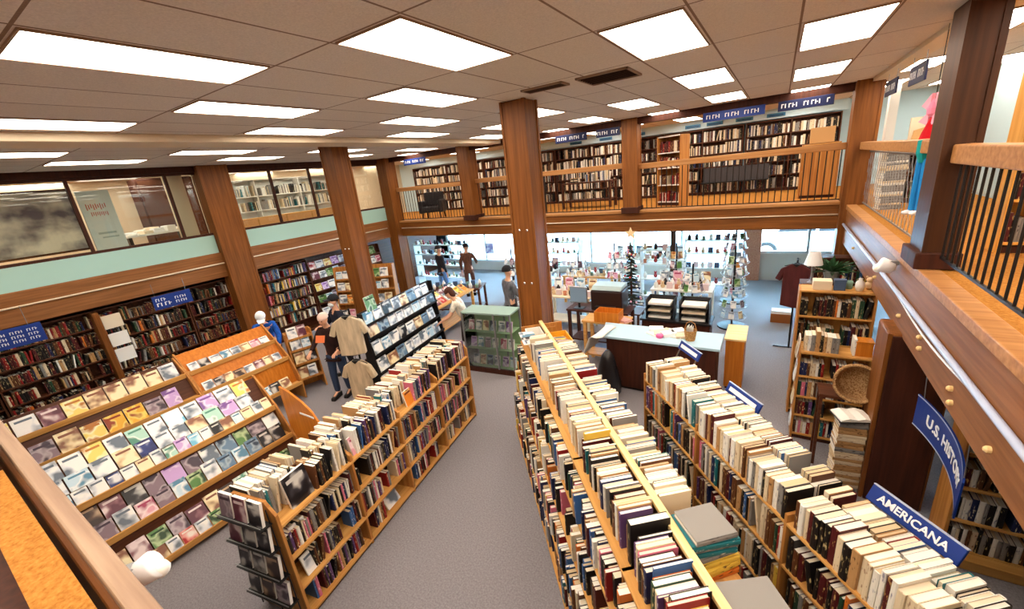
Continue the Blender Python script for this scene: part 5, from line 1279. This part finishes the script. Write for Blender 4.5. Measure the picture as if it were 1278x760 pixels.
# ------------------------------------------------------------------ finish books: the largest three hundred stand alone, the rest are one mass
def size_in_view(b):
    pts = []
    for x in (0, b['t']):
        for y in (0, b['d']):
            for z in (0, b['h']):
                p = project(b['M'] @ Vector((x, y, z)))
                if p is None: return 0
                pts.append(p)
    cx = sum(p[0] for p in pts) / 8; cy = sum(p[1] for p in pts) / 8
    if not (4 < cx < 1274 and 4 < cy < 752): return 0
    # hull area
    pts = sorted(pts)
    def half(ps):
        h = []
        for p in ps:
            while len(h) > 1 and (h[-1][0] - h[-2][0]) * (p[1] - h[-2][1]) - (h[-1][1] - h[-2][1]) * (p[0] - h[-2][0]) <= 0: h.pop()
            h.append(p)
        return h[:-1]
    hl = half(pts) + half(pts[::-1])
    A = abs(sum(hl[i][0] * hl[(i + 1) % len(hl)][1] - hl[(i + 1) % len(hl)][0] * hl[i][1] for i in range(len(hl)))) / 2
    return A * b['w']
for b in BOOKS: b['a'] = size_in_view(b)
byrow = {}
for b in BOOKS: byrow.setdefault(b['where'], []).append(b)
for wname, lst in byrow.items():
    lst.sort(key=lambda b: b['order'])
    for i, b in enumerate(lst): b['n'] = i + 1
BOOKS.sort(key=lambda b: -b['a'])
SINGLE, REST = BOOKS[:300], BOOKS[300:]
for b in SINGLE:
    mb = MB(); I = Matrix.Identity(4)
    book_cover(mb, I, b['t'], b['h'], b['d'], 0, b['hard'])
    o = mb.build('book', BM[2 * b['ci']:2 * b['ci'] + 2]); o.matrix_world = b['M']
    p = MB(); book_pages(p, I, b['t'], b['h'], b['d'], 0, b['hard']); p.build('page_block', M_PAGES[b['pi']], o)
    if b['pose'] == 'flat': lab = f"{CN[b['ci']]} book, {nth(b['n'])} from bottom, {b['where']}"
    else:
        e = 'pillar end' if 'AMERICANA' in b['where'] else 'stair end'
        lab = f"{CN[b['ci']]} book, {nth(b['n'])} from stair, {b['where'].replace(' of the ', ' of ')}"
    tag(o, lab, 'book', 'books in ' + b['where'])
rest = MB(); I = Matrix.Identity(4)
for b in REST:
    book_cover(rest, b['M'], b['t'], b['h'], b['d'], 2 * b['ci'], b['hard'])
    book_pages(rest, b['M'], b['t'], b['h'], b['d'], NP + b['pi'], b['hard'])
o = rest.build('books', BM); tag(o, 'the many smaller books filling the cases and shelves around the shop', 'books', kind='stuff')
print('BOOKS', len(BOOKS), 'single', len(SINGLE), 'smallest single', SINGLE[-1]['a'])
# booklet labels: count equal covers along their row
cnt = {}
for o in BOOKLETS:
    a, wn = o['_art'], o['_where']
    nm = o.name.split('.')[0].replace('_', ' ')
    tag(o, f"{nth(o['_n'])} {a} {nm}, {wn}", o['_cat'], o['_grp'])
    for k in ('_art', '_where', '_n', '_cat', '_grp'): del o[k]
print('BOOKLETS', len(BOOKLETS))
gn = {}
for o, nm, wh in GIFTS:
    col = o.data.materials[0].name.split()[-1]
    cname = ('white', 'terracotta', 'blue grey', 'tan', 'black', 'sage green', 'pale pink', 'red')[int(col)]
    gn[(nm, cname, wh)] = gn.get((nm, cname, wh), 0) + 1
    tag(o, f"{nth(gn[(nm, cname, wh)])} {cname} {nm} on {wh}", nm, 'gifts on ' + wh)
